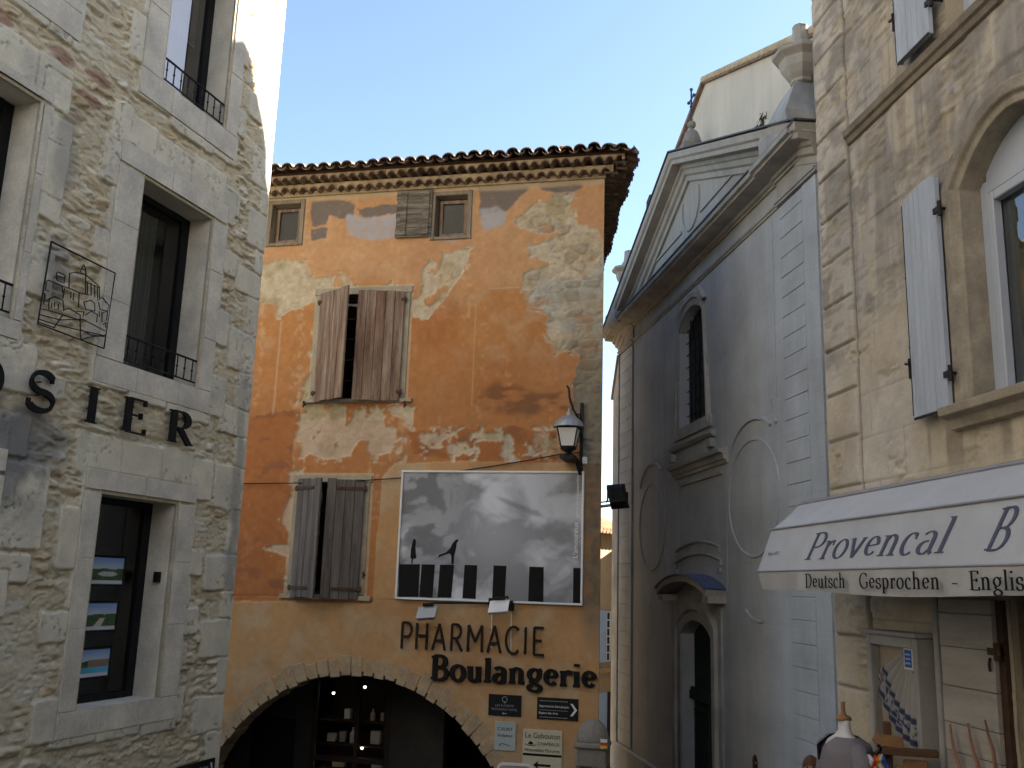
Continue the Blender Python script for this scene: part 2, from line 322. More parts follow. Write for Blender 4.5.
# ------------------------------------------------------------------ skeleton alphabet
A_ = arc
def gl():
    x = .66; g = {}
    # each: width, strokes, serif points (x, y, half-width)
    g['O'] = (.86, [A_(.43, .5, .38, .5, 90, 450, 28)], [])
    g['S'] = (.62, [A_(.31, .745, .24, .255, 35, 270, 16)[:-1] + A_(.31, .25, .27, .25, 90, -155, 16)], [(.51, .86, 'v'), (.05, .17, 'v')])
    g['I'] = (.3, [[(.15, 0), (.15, 1)]], [(.15, 0, .15), (.15, 1, .15)])
    g['E'] = (.62, [[(.14, 0), (.14, 1)], [(.14, 1), (.56, 1)], [(.14, .52), (.47, .52)], [(.14, 0), (.6, 0)]], [(.1, 0, .1), (.1, 1, .1), (.56, .93, 'v'), (.6, .07, 'v'), (.47, .52, 'v')])
    g['R'] = (.7, [[(.14, 0), (.14, 1)], [(.14, 1), (.34, 1)] + A_(.34, .74, .22, .26, 90, -90, 10) + [(.14, .48)], [(.33, .48), (.64, 0)]], [(.14, 0, .14), (.1, 1, .1), (.66, 0, .09)])
    g['P'] = (.62, [[(.14, 0), (.14, 1)], [(.14, 1), (.34, 1)] + A_(.34, .73, .24, .27, 90, -90, 10) + [(.14, .46)]], [(.14, 0, .14), (.1, 1, .1)])
    g['H'] = (.72, [[(.12, 0), (.12, 1)], [(.6, 0), (.6, 1)], [(.12, .52), (.6, .52)]], [])
    g['A'] = (.72, [[(.06, 0), (.36, 1)], [(.36, 1), (.66, 0)], [(.16, .36), (.56, .36)]], [])
    g['M'] = (.86, [[(.1, 0), (.12, 1)], [(.12, 1), (.43, .38)], [(.43, .38), (.74, 1)], [(.74, 1), (.76, 0)]], [])
    g['C'] = (.72, [A_(.42, .5, .34, .5, 48, 312, 20)], [])
    g['B'] = (.7, [[(.14, 0), (.14, 1)], [(.1, 1), (.34, 1)] + A_(.34, .76, .2, .24, 90, -90, 9) + [(.14, .52)], [(.34, .52)] + A_(.34, .26, .26, .26, 90, -90, 10) + [(.1, 0)]], [(.1, 0, .1), (.1, 1, .1)])
    g['D'] = (.76, [[(.14, 0), (.14, 1)], [(.1, 1), (.3, 1)] + A_(.3, .5, .38, .5, 90, -90, 14) + [(.1, 0)]], [(.1, 0, .1), (.1, 1, .1)])
    g['G'] = (.8, [A_(.43, .5, .36, .5, 48, 320, 20) + [(.70, .2), (.70, .42)]], [(.68, .43, .12), (.67, .86, 'v')])
    g['o'] = (.58, [A_(.29, x / 2, .23, x / 2, 90, 450, 20)], [])
    g['u'] = (.62, [[(.14, x), (.14, .2)] + A_(.29, .19, .15, .19, 180, 290, 8) + [(.46, .16)], [(.46, x), (.46, 0)]], [(.1, x, .08), (.42, x, .08), (.5, 0, .07)])
    g['l'] = (.28, [[(.14, 0), (.14, 1.05)]], [(.14, 0, .13), (.1, 1.05, .07)])
    g['a'] = (.56, [A_(.26, .5, .17, .16, 150, 0, 8) + [(.43, .08), (.5, .0)], A_(.25, .19, .18, .19, 75, 290, 12) + [(.43, .15)]], [])
    g['n'] = (.64, [[(.14, 0), (.14, x)], [(.14, .45)] + A_(.31, .46, .16, .2, 150, 0, 8) + [(.47, 0)]], [(.14, 0, .12), (.1, x, .08), (.48, 0, .12)])
    g['h'] = (.64, [[(.14, 0), (.14, 1.05)], [(.14, .45)] + A_(.31, .46, .16, .2, 150, 0, 8) + [(.47, 0)]], [(.14, 0, .12), (.1, 1.05, .08), (.48, 0, .12)])
    g['g'] = (.58, [A_(.28, .43, .19, .23, 90, 450, 16), [(.2, .22), (.16, .12), (.24, .05), (.38, .03)] + A_(.3, -.13, .22, .15, 70, -250, 14), [(.42, .58), (.55, .66)]], [])
    g['e'] = (.54, [[(.1, .36), (.46, .4)] + A_(.28, x / 2 + .03, .19, x / 2 - .03, 10, 320, 18)], [])
    g['r'] = (.44, [[(.14, 0), (.14, x)], [(.14, .42), (.22, .58), (.32, .65), (.4, .6)]], [(.14, 0, .12), (.1, x, .08), (.38, .58, 'v')])
    g['i'] = (.28, [[(.14, 0), (.14, x)], [(.14, .87), (.14, .98)]], [(.14, 0, .12), (.1, x, .08)])
    g['v'] = (.56, [[(.06, x), (.28, 0)], [(.28, 0), (.5, x)]], [(.06, x, .09), (.5, x, .08)])
    g['c'] = (.5, [A_(.28, x / 2, .21, x / 2, 50, 310, 16)], [(.41, .56, 'v')])
    g['t'] = (.38, [[(.16, .86), (.16, .14)] + A_(.27, .13, .11, .12, 180, 300, 6), [(.03, x), (.33, x)]], [])
    g['s'] = (.44, [A_(.22, .49, .15, .17, 35, 270, 10)[:-1] + A_(.22, .165, .17, .165, 90, -155, 10)], [(.36, .56, 'v'), (.05, .12, 'v')])
    g['p'] = (.62, [[(.14, -.3), (.14, x)], A_(.31, .33, .2, .33, 140, -140, 16)], [(.14, -.3, .12), (.1, x, .08)])
    g['-'] = (.4, [[(.06, .33), (.32, .33)]], [])
    g[' '] = (.36, [], [])
    return g
GL = gl()
def stroke(mb, pts, thick, thin, nib, f, t0, t1):
    n = len(pts); vs = []
    for i in range(n):
        a = pts[max(i - 1, 0)]; b = pts[min(i + 1, n - 1)]; dx, dy = b[0] - a[0], b[1] - a[1]; l = math.hypot(dx, dy) or 1; dx /= l; dy /= l
        w = (thin + (thick - thin) * abs(math.sin(math.atan2(dy, dx) - math.radians(nib))) ** 1.4) / 2
        x, y = pts[i]; L_, R_ = (x - dy * w, y + dx * w), (x + dy * w, y - dx * w)
        vs += [f(*L_, t1), f(*R_, t1), f(*L_, t0), f(*R_, t0)]
    fs = []
    for i in range(n - 1):
        a = i * 4; b = a + 4; fs += [(a, b, b + 1, a + 1), (a + 2, a + 3, b + 3, b + 2), (a, a + 2, b + 2, b), (a + 1, b + 1, b + 3, a + 3)]
    fs += [(0, 1, 3, 2), ((n - 1) * 4, (n - 1) * 4 + 2, (n - 1) * 4 + 3, (n - 1) * 4 + 1)]
    mb.add(vs, fs)
def glyph(mb, ch, f, thick=.12, thin=.05, nib=15, serif=True, t0=0., t1=.02, sw=1.):
    w, st, se = GL[ch]; k = 0
    for p in st: stroke(mb, p, thick, thin, nib, f, t0, t1 + k * .0004); k += 1
    if serif:
        for x, y, h in se:
            if h == 'v': stroke(mb, [(x, y - .09), (x, y + .09)], thin * 1.6, thin * 1.6, 0, f, t0, t1 + k * .0004)
            else:
                yy = y + (thin * .5 if y < .3 else -thin * .5); stroke(mb, [(x - h * sw, yy), (x + h * sw, yy)], thin, thin, 0, f, t0, t1 + k * .0004)
            k += 1
    return w
def textline(mb, s, f, size, width, gap=.08, slant=0., **k):
    """f(u, v, t): u along, v up (metres), t out; text fitted to width"""
    tot = sum(GL[c][0] + gap for c in s) - gap; sx = width / tot; x = 0
    for c in s:
        glyph(mb, c, lambda a, b, t, x=x: f((x + a) * sx + slant * b * size, b * size, t), **k); x += GL[c][0] + gap
def sans(mb, s, u, z, size, d, width=None, align='LEFT', f=None):
    cu = bpy.data.curves.new('t', 'FONT'); cu.body = s; cu.size = size; cu.align_x = 'LEFT'; o = bpy.data.objects.new('t', cu); COL.objects.link(o)
    me = bpy.data.meshes.new_from_object(o); bpy.data.objects.remove(o); bpy.data.curves.remove(cu)
    if not len(me.vertices): return
    xs = [v.co.x for v in me.vertices]; w = max(xs) - min(xs); k = width / w if width else 1; x0 = min(xs)
    off = {'LEFT': 0, 'CENTER': -w * k / 2}[align]
    vs = [((v.co.x - x0) * k, v.co.y) for v in me.vertices]
    vs = [f(u + off + a, z + b, d) if f else (u + off + a, -d, z + b) for a, b in vs]
    mb.add(vs, [tuple(p.vertices) for p in me.polygons]); bpy.data.meshes.remove(me)

# ================================================================== GROUND
def ground_z(y):
    return float(np.interp(y, [-80, -6, 2, 14, 30, 120], [4.2, 3.2, 2.6, 0., -1.6, -3]))
g = MB(); ys = [-80, -30, -6, 2, 6, 10, 14, 18, 24, 30, 60, 120, 400]; xs = [-300, -60, -12, -4, 0, 4, 12, 60, 300]
g.add([(x, y, ground_z(y)) for y in ys for x in xs], [(j * len(xs) + i, j * len(xs) + i + 1, (j + 1) * len(xs) + i + 1, (j + 1) * len(xs) + i) for j in range(len(ys) - 1) for i in range(len(xs) - 1)])
go = g.build('street', mat('cobbled_street', (.065, .062, .058), .9, .2, 1, .12, 20, .4, 30)); go['kind'] = 'structure'

# ================================================================== LEFT STONE BUILDING
LB = Thing('stone_building', 'rubble stone building with dressed window surrounds and black lettering along its front', 'building', PL)
L_OP = [(-.35, .67, 3.08, 4.87), (-.28, .775, 6.04, 7.83), (-.19, .80, 8.87, 10.66), (-2.75, -1.57, 6.1, 7.93), (-2.55, -1.55, 8.9, 10.7), (-2.75, -1.6, 3.1, 4.9)]
L_BAND = [(-.565, .95, 2.87, 5.065), (-.63, 1.01, 5.815, 8.06), (-.5, 1.025, 8.6, 10.9), (-3, -1.47, 5.95, 8.03), (-2.8, -1.29, 8.64, 10.95), (-3, -1.42, 2.9, 5.1)]
rb = random.Random(3); BLK = []
for (a, b, c, d) in L_BAND:
    for side in (0, 1):
        z = c - rb.uniform(.0, .1); k = rb.randint(0, 1)
        while z < d + .1:
            h = rb.uniform(.26, .52); o = rb.uniform(.02, .08) if k else rb.uniform(.14, .34); k ^= 1
            BLK.append((a - o, a + .1, z, z + h) if side == 0 else (b - .1, b + o * .8, z, z + h)); z += h
    u = a - .15; 
    while u < b + .1:
        w_ = rb.uniform(.45, .7); BLK.append((u, min(u + w_, b + .2), d - .05, d + rb.uniform(.2, .34))); u += w_
    u = a - .05
    while u < b:
        w_ = rb.uniform(.5, .8); BLK.append((u, min(u + w_, b + .05), c - rb.uniform(.03, .12), c + .05)); u += w_
z = 0.
kk = 0
while z < 13:
    h = rb.uniform(.27, .48); BLK.append((1.74 - (rb.uniform(.34, .56) if kk else rb.uniform(.14, .28)), 1.9, z, z + h)); kk ^= 1; z += h
for _ in range(9):
    u, z = rb.uniform(-2.6, 1.2), rb.uniform(2, 11); BLK.append((u, u + rb.uniform(.22, .42), z, z + rb.uniform(.12, .24)))
for b in [(-1.62, -.95, 4.35, 5.02), (-1.9, -1.25, 5.55, 5.95), (-1.55, -1.2, 7.0, 7.9)]: BLK.append(b)
RED = [(PL.at(66, 57), .17, .07), (PL.at(100, 78), .2, .06), (PL.at(92, 100), .2, .06), (PL.at(5, 16), .15, .06), (PL.at(183, 700), .08, .07)]
def left_maps(U, Z):
    wu = U + .035 * (fbm(U * 5, Z * 5, 3, 3) - .5) + .02 * (fbm(U * 22, Z * 22, 2, 5) - .5); wz = Z + .03 * (fbm(U * 5, Z * 5, 3, 8) - .5) + .018 * (fbm(U * 22, Z * 22, 2, 9) - .5)
    blk = np.full(U.shape, -1.); bed = np.full(U.shape, -1.); 
    for i, (a, b, c, d) in enumerate(BLK):
        r = .035; qx = np.abs(wu - (a + b) / 2) - (b - a) / 2 + r; qz = np.abs(wz - (c + d) / 2) - (d - c) / 2 + r
        sd = r - (np.hypot(np.maximum(qx, 0), np.maximum(qz, 0)) + np.minimum(np.maximum(qx, qz), 0)); ins = (sd > 0) & (blk < 0)
        blk = np.where(ins, i + 1, blk); bed = np.where(ins, sd, np.where(blk < 0, np.maximum(bed, sd), bed))
    isb = blk > 0; bid = _T[(blk.astype(int) * 31) % 512, 7]
    cx = wu / .25 + .6 * fbm(U * 1.5, Z * 1.5, 2, 40); cz = wz / .10 + 1.2 * fbm(U * 1.1, Z * .8, 2, 33)
    f1, f2, cid = cells(cx, cz, 1); edge = f2 - f1
    f1b, f2b, cidb = cells(wu / .11, wz / .05, 5); edgeb = f2b - f1b
    thr = .15 + .26 * fbm(U * 2.2, Z * 2.2, 2, 21); stone = sst(thr, thr + .16, edge) * sst(.30, .42, cid * .55 + .55 * fbm(U * 3, Z * 6, 3, 60))
    rough = fbm(U * 13, Z * 34, 4, 70); tooth = sst(.45, .62, fbm(U * 7 , Z * 22 , 3, 90))
    led = fbm(U * 7 + 3 * fbm(U * 2, Z * 2, 2, 44), Z * 30, 4, 71); ridge = sst(.50, .56, led) * sst(.38, .6, fbm(U * 3, Z * 4, 3, 72)); cid2 = _T[(cid * 511).astype(int), 17]; patch = sst(.36, .6, fbm(U * 1.6, Z * 1.8, 3, 73))
    h_r = -.026 + stone * patch * (.010 + .020 * cid) + .014 * ridge * (.4 + .6 * patch) + .017 * (rough - .5) * (.35 + .65 * stone) + .012 * (fbm(U * 4, Z * 4, 3, 95) - .5) + .012 * (fbm(U * 24, Z * 34, 3, 97) - .5) - .010 * sst(.62, .7, fbm(U * 10, Z * 26, 3, 98))
    h_b = .0 + .008 * (bid - .5) + .006 * (fbm(U * 9, Z * 9, 4, 55) - .5) - .012 * (1 - sst(0, .012, bed))
    pit = sst(.62, .72, fbm(U * 30, Z * 30, 3, 66)) * sst(.5, .62, fbm(U * 3, Z * 3, 3, 67)); h_b = h_b - .006 * pit
    H = np.where(isb, h_b, np.minimum(h_r, .015))
    return isb, bid, bed, stone, cid, rough, pit, H, edge
_lc = {}
def left_h(U, Z):
    _lc['m'] = left_maps(U, Z); H = _lc['m'][7]
    fade = np.ones(U.shape)
    for (a, b, c, d) in L_BAND:
        ins = (U > a - .0) & (U < b + .0) & (Z > c) & (Z < d); H = np.where(ins, -.012, H)
    return H
def left_c(U, Z):
    isb, bid, bed, stone, cid, rough, pit, H, edge = _lc['m']
    n1 = fbm(U * 1.3, Z * 1.3, 4, 12); n2 = fbm(U * 6, Z * 6, 4, 14); n3 = fbm(U * 25, Z * 40, 3, 15)
    mort = np.array([.43, .375, .275])[None, None] * (0.82 + .36 * n2)[..., None] * (.88 + .24 * n3)[..., None]
    sc = mix3(np.tile(np.array([.47, .42, .325]), U.shape + (1,)), (.40, .32, .21), sst(.35, .8, cid)); sc = mix3(sc, (.52, .49, .42), sst(.6, .9, _T[(cid * 511).astype(int), 9]))
    sc = sc * (.72 + .5 * rough)[..., None]; col = mort * (1 - stone[..., None]) + sc * stone[..., None]
    crev = 1 - sst(.0, .10, edge); col = col * (1 - .25 * crev * sst(.4, .6, n2))[..., None]
    bc = mix3(np.tile(np.array([.53, .49, .40]), U.shape + (1,)), (.48, .445, .37), bid); bc = bc * (.84 + .3 * n2)[..., None]
    gst = sst(.5, .68, fbm(U * 2.3, Z * 2.0, 5, 31) * .75 + .25 * n3); bc = mix3(bc, (.33, .315, .28), gst * .5); bc = bc * (1 - .35 * pit)[..., None]
    bc = bc * (.72 + .28 * sst(0, .012, bed))[..., None]
    col = np.where(isb[..., None], bc, col)
    wh = sst(.55, .75, n1) * .3; col = mix3(col, (.55, .52, .45), wh)
    for (p, su, sz) in RED:
        m = sst(1.15, .8, np.hypot((U - p[0]) / su * 1.3 + (fbm(U * 9, Z * 9, 2, 3) - .5) * .6, (Z - p[1]) / sz)); col = mix3(col, np.array([.25, .15, .115]), m * .85 * (~isb))
    for (p, su, sz, k) in ((PL.at(30, 440), .42, .3, .8), (PL.at(2, 455), .4, .4, .75), (PL.at(66, 150), .16, .5, .45), (PL.at(58, 270), .14, .35, .6), (PL.at(238, 470), .10, .9, .45), (PL.at(232, 560), .12, .5, .5), (PL.at(262, 300), .08, .6, .3)):
        m = sst(1.2, .5, np.hypot((U - p[0]) / su, (Z - p[1]) / sz) + (fbm(U * 7, Z * 7, 4, 23) - .5) * 1.3); col = mix3(col, (.15, .15, .15), m * k)
    return np.clip(col * np.array([1.38, 1.38, 1.30]), .02, .9)
lus = axis([(-7, -2.3, .12), (-2.3, 1.74, .0125)], [e for o in L_OP for e in o[:2]] + [1.74])
lzs = axis([(0, 2.2, .12), (2.2, 11.3, .0125), (11.3, 13.2, .1)], [e for o in L_OP for e in o[2:]])
w = MB(); w.grid(lus, lzs, lambda u, z: np.any([(u > o[0]) & (u < o[1]) & (z > o[2]) & (z < o[3]) for o in L_OP], 0), left_h, left_c)
LD = 5.; w.quad((1.735, 0.01, 0), (1.735, LD, 0), (1.735, LD, 13.2), (1.735, 0.01, 13.2)); w.quad((-7, 0, 0), (-7, LD, 0), (-7, LD, 13.2), (-7, 0, 13.2)); w.quad((-7, LD, 0), (1.735, LD, 0), (1.735, LD, 13.2), (-7, LD, 13.2)); w.quad((-7, 0.01, 13.2), (1.735, 0.01, 13.2), (1.735, LD, 13.2), (-7, LD, 13.2))
LWALL = LB.part('wall', w, 'wallcol', color=(.42, .39, .32))
for (a, b, c, d) in L_BAND:   # smooth raised surround round each opening
    pass
for i, ((a, b, c, d), (A, B, C, D)) in enumerate(zip(L_OP, L_BAND)):
    s = MB(); T = .005; r2 = random.Random(i)
    def split(lo, hi, n): c_ = [lo + (hi - lo) * (k + (r2.uniform(-.15, .15) if 0 < k < n else 0)) / n for k in range(n + 1)]; return zip(c_[:-1], c_[1:])
    for z0, z1 in split(c, d, 3):
        s.box(A, a - .03, -.05, T + r2.uniform(0, .004), z0 + .0008, z1 - .0008); s.box(b + .03, B, -.05, T + r2.uniform(0, .004), z0 + .002, z1 - .002)
    for u0, u1 in split(A, B, 2): s.box(u0 + .002, u1 - .002, -.05, T + r2.uniform(0, .004), d + .03, D)
    for u0, u1 in split(A, B, 3): s.box(u0 + .002, u1 - .002, -.05, T + r2.uniform(0, .004), C, c - .005)
    # rebate then reveal
    for (d0, d1, k) in ((-.035, -.36, 0.),):
        s.outline([(a, c), (b, c), (b, d), (a, d)], d0, d1, True)
    s.outline([(a - .03, c), (b + .03, c), (b + .03, d + .03), (a - .03, d + .03)], T, -.035, True)
    for q in (((a - .03, c), (a, c), (a, d), (a - .03, d + .03)), ((b, c), (b + .03, c), (b + .03, d + .03), (b, d)), ((a - .03, d + .03), (a, d), (b, d), (b + .03, d + .03))): s.quad(*[(u, .035, z) for u, z in q])
    LB.part('window_surround', s, 'dressed', bevel=.003)
    f = MB(); fw = .05
    f.box(a, a + fw, -.34, -.27, c, d); f.box(b - .10, b, -.34, -.28, c, d); f.box(a + fw, b - .11, -.34, -.27, d - .06, d); f.box(a + fw, b - .11, -.34, -.27, c, c + .055)
    wn = LB.part('window', f, 'black', bevel=.004)
    gm = MB(); gm.quad((a + fw, .305, c + .05), (b - .11, .305, c + .05), (b - .11, .305, d - .05), (a + fw, .305, d - .05)); LB.part('pane', gm, 'glass_hi' if i in (2, 4) else 'glass', wn)
    if i in (1, 2, 3, 4):
        r = MB(); zt = c + .27; r.tube([(a - .0, -.0 + .03, zt), (b + .0, .03, zt)], .011, 6); r.tube([(a, .03, c + .05), (b, .03, c + .05)], .009, 6)
        for k in range(9): u = a + (b - a) * (k + .5) / 9; r.tube([(u, .03, c + .05), (u, .03, zt)], .007, 5)
        for k in range(9): u = a + (b - a) * (k + .5) / 9; r.ball((u, .03, c + .16), .013, 6, 4)
        LB.part('railing', r, 'black', wn)
    if i in (2, 4):
        bl = MB()
        for k in range(26): z = d - .08 - k * .03; bl.box(a + .06, b - .18, -.352, -.348, z - .024, z)
        bl.box(a + .06, b - .18, -.36, -.345, d - .9, d - .87); LB.part('blind', bl, 'blind', wn)
    if i == 1:
        cb = MB(); n = 30
        pts = [(a + .42 + .30 * k / n, -.42 - .02 * math.sin(k * 1.3)) for k in range(n + 1)]
        cb.add([(u, -dd, z) for u, dd in pts for z in (c + .05, d - .1)], [(2 * k, 2 * k + 2, 2 * k + 3, 2 * k + 1) for k in range(n)]); LB.part('curtain', cb, 'curtain', wn)

# ================================================================== CENTRE HOUSE (ochre render)
CB = Thing('rendered_house', 'tall ochre house with peeling orange render, tiled eaves and a stone arch at street level', 'building', PC)
CW = -8.2; ZT = 10.42
ARC_C, ARC_R, ARC_R2 = (-3.5, .48), 2.38, 2.66
C_OP = [(-4.46, -3.10, 6.93, 8.60), (-4.60, -3.56, 3.98, 5.64), (-2.665, -2.14, 9.49, 10.17), (-5.46, -4.96, 9.52, 10.19)]
def cpix(l, ox=220., oy=120., k=.4167): return [PC.at(ox + x * k, oy + y * k) for x, y in l]
PEEL = [cpix(p) for p in (
    [(60, 345), (110, 350), (150, 330), (205, 345), (215, 380), (290, 378), (330, 410), (235, 420), (225, 435), (150, 470), (130, 430), (60, 425)],
    [(470, 408), (492, 350), (515, 310), (560, 315), (600, 308), (588, 350), (560, 400), (545, 432), (500, 475), (468, 472), (440, 410)],
    [(710, 240), (755, 205), (790, 195), (800, 172), (850, 172), (835, 205), (862, 250), (905, 262), (918, 300), (920, 780), (835, 770), (848, 650), (860, 562), (845, 545), (800, 552), (782, 505), (792, 462), (742, 442), (722, 405), (728, 372), (790, 348), (748, 325), (735, 300), (832, 268), (760, 268), (715, 262)],
    [(225, 590), (205, 615), (185, 690), (240, 692), (238, 420), (226, 432)],
    [(390, 405), (412, 385), (425, 405)],
    [(200, 690), (470, 688), (455, 745), (350, 768), (180, 770)])]
PEEL += [cpix(p, 220, 430, .4403) for p in ([(160, 100), (185, 95), (175, 380), (150, 380), (165, 290), (100, 270), (120, 262), (165, 255), (140, 200), (160, 150)], [(190, -20), (330, -20), (300, 60), (180, 70)], [(330, 10), (420, 5), (420, 60), (360, 70), (335, 40)], [(720, 15), (765, 15), (765, 38), (720, 38)])]
REDZ = [cpix([(20, -10), (170, -10), (160, 200), (150, 380), (0, 385)], 220, 430, .4403), cpix([(420, 5), (760, -5), (770, 70), (620, 70), (440, 55)], 220, 430, .4403), cpix([(40, 710), (190, 700), (180, 770), (30, 780)])]
OCH = [PC.at(*p) for p in [(180, 602), (290, 601), (300, 603), (372, 603), (382, 478), (395, 463), (470, 461), (560, 463), (640, 461), (640, 830), (180, 830)]]
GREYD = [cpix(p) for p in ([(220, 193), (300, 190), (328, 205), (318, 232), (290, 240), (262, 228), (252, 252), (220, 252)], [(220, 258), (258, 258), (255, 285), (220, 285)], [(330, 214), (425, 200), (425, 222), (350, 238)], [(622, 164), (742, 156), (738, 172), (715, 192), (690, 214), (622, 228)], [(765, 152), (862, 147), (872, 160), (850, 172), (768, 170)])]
GREYL = [cpix(p) for p in ([(305, 225), (345, 235), (425, 222), (425, 280), (380, 290), (310, 280)], [(626, 215), (665, 205), (688, 222), (680, 255), (640, 268), (624, 262)], [(525, 282), (580, 280), (575, 292), (530, 292)])]
SMEAR = [cpix(p) for p in ([(590, 665), (650, 625), (760, 650), (850, 640), (845, 705), (740, 712), (640, 690)],)]
_cc = {}
def zone(U, Z, polys, amp, fr, s, edge=False):
    wu = U + amp * (fbm(U * fr, Z * fr, 4, s) - .5) * 2 + .35 * amp * (fbm(U * fr * 6, Z * fr * 6, 3, s + 5) - .5); wz = Z + amp * (fbm(U * fr, Z * fr, 4, s + 11) - .5) * 2 + .35 * amp * (fbm(U * fr * 6, Z * fr * 6, 3, s + 17) - .5)
    m = np.zeros(U.shape, bool)
    for p in polys: m |= pip(wu, wz, p)
    return m
def blur(m, k=1):
    m = m.astype(float)
    for _ in range(k):
        m = np.pad(m, 1, 'edge'); m = (m[:-2, 1:-1] + m[2:, 1:-1] + m[1:-1, :-2] + m[1:-1, 2:] + 2 * m[1:-1, 1:-1]) / 6
    return m
def c_maps(U, Z):
    och = zone(U, Z, [OCH], .02, 2., 1); peel = zone(U, Z, PEEL, .075, 3.2, 2) & ~och
    n = fbm(U * 2.4, Z * 2.4, 5, 300)
    edge_near = blur(peel, 14); small = (fbm(U * 9, Z * 9, 4, 310) > .66) & (edge_near > .02) & ~och; peel |= small
    band = (Z > 5.95) & (Z < 6.5) & (U > -3.2) & (U < -.4) & (fbm(U * 6, Z * 9, 4, 320) > .55) & ~och; peel |= band
    peel |= (U > -.32 + .12 * (fbm(U * 3, Z * 3, 3, 351) - .5)) & (Z > 5.4) & (Z < 9) & ~och
    isl = (fbm(U * 5, Z * 5, 4, 330) > .60) & peel & (U < -1.6); peel &= ~(isl & (fbm(U * 2, Z * 2, 2, 331) > .5))
    red = zone(U, Z, REDZ, .1, 2.5, 3); gd = zone(U, Z, GREYD, .05, 5, 4) & (fbm(U * 22, Z * 22, 4, 340) < .80); gw = zone(U, Z, GREYL, .06, 4, 5); sm = zone(U, Z, SMEAR, .1, 3, 6)
    return och, peel, red, gd, gw, sm
def c_h(U, Z):
    och, peel, red, gd, gw, sm = _cc['m'] = c_maps(U, Z)
    f1, f2, cid = cells(U / .24 + .5 * fbm(U * 3, Z * 3, 2, 9), Z / .15, 9); e = sst(.03, .3, f2 - f1)
    right = sst(-1.6, -1.0, U)
    hb = -.020 + .010 * (fbm(U * 6, Z * 6, 4, 101) - .5) + right * (.016 * e * cid + .016 * (fbm(U * 11, Z * 16, 4, 102) - .5)) - .006 * sst(.55, .7, fbm(U * 24, Z * 24, 3, 103))
    _cc['st'] = (e * right, cid)
    pl = blur(~peel, 1); ht = .006 * (fbm(U * 2, Z * 2, 3, 104) - .5) + .003 * (fbm(U * 12, Z * 12, 3, 105) - .5); H = hb * (1 - pl) + ht * pl
    H = H + .012 * blur(och, 1)
    gx = sst(.010, .0, np.abs(Z - 3.93 + .008 * np.sin(U * 3))) * (U < -2.9); H = H - .012 * gx
    H = H - .008 * blur(gd, 1)
    return H
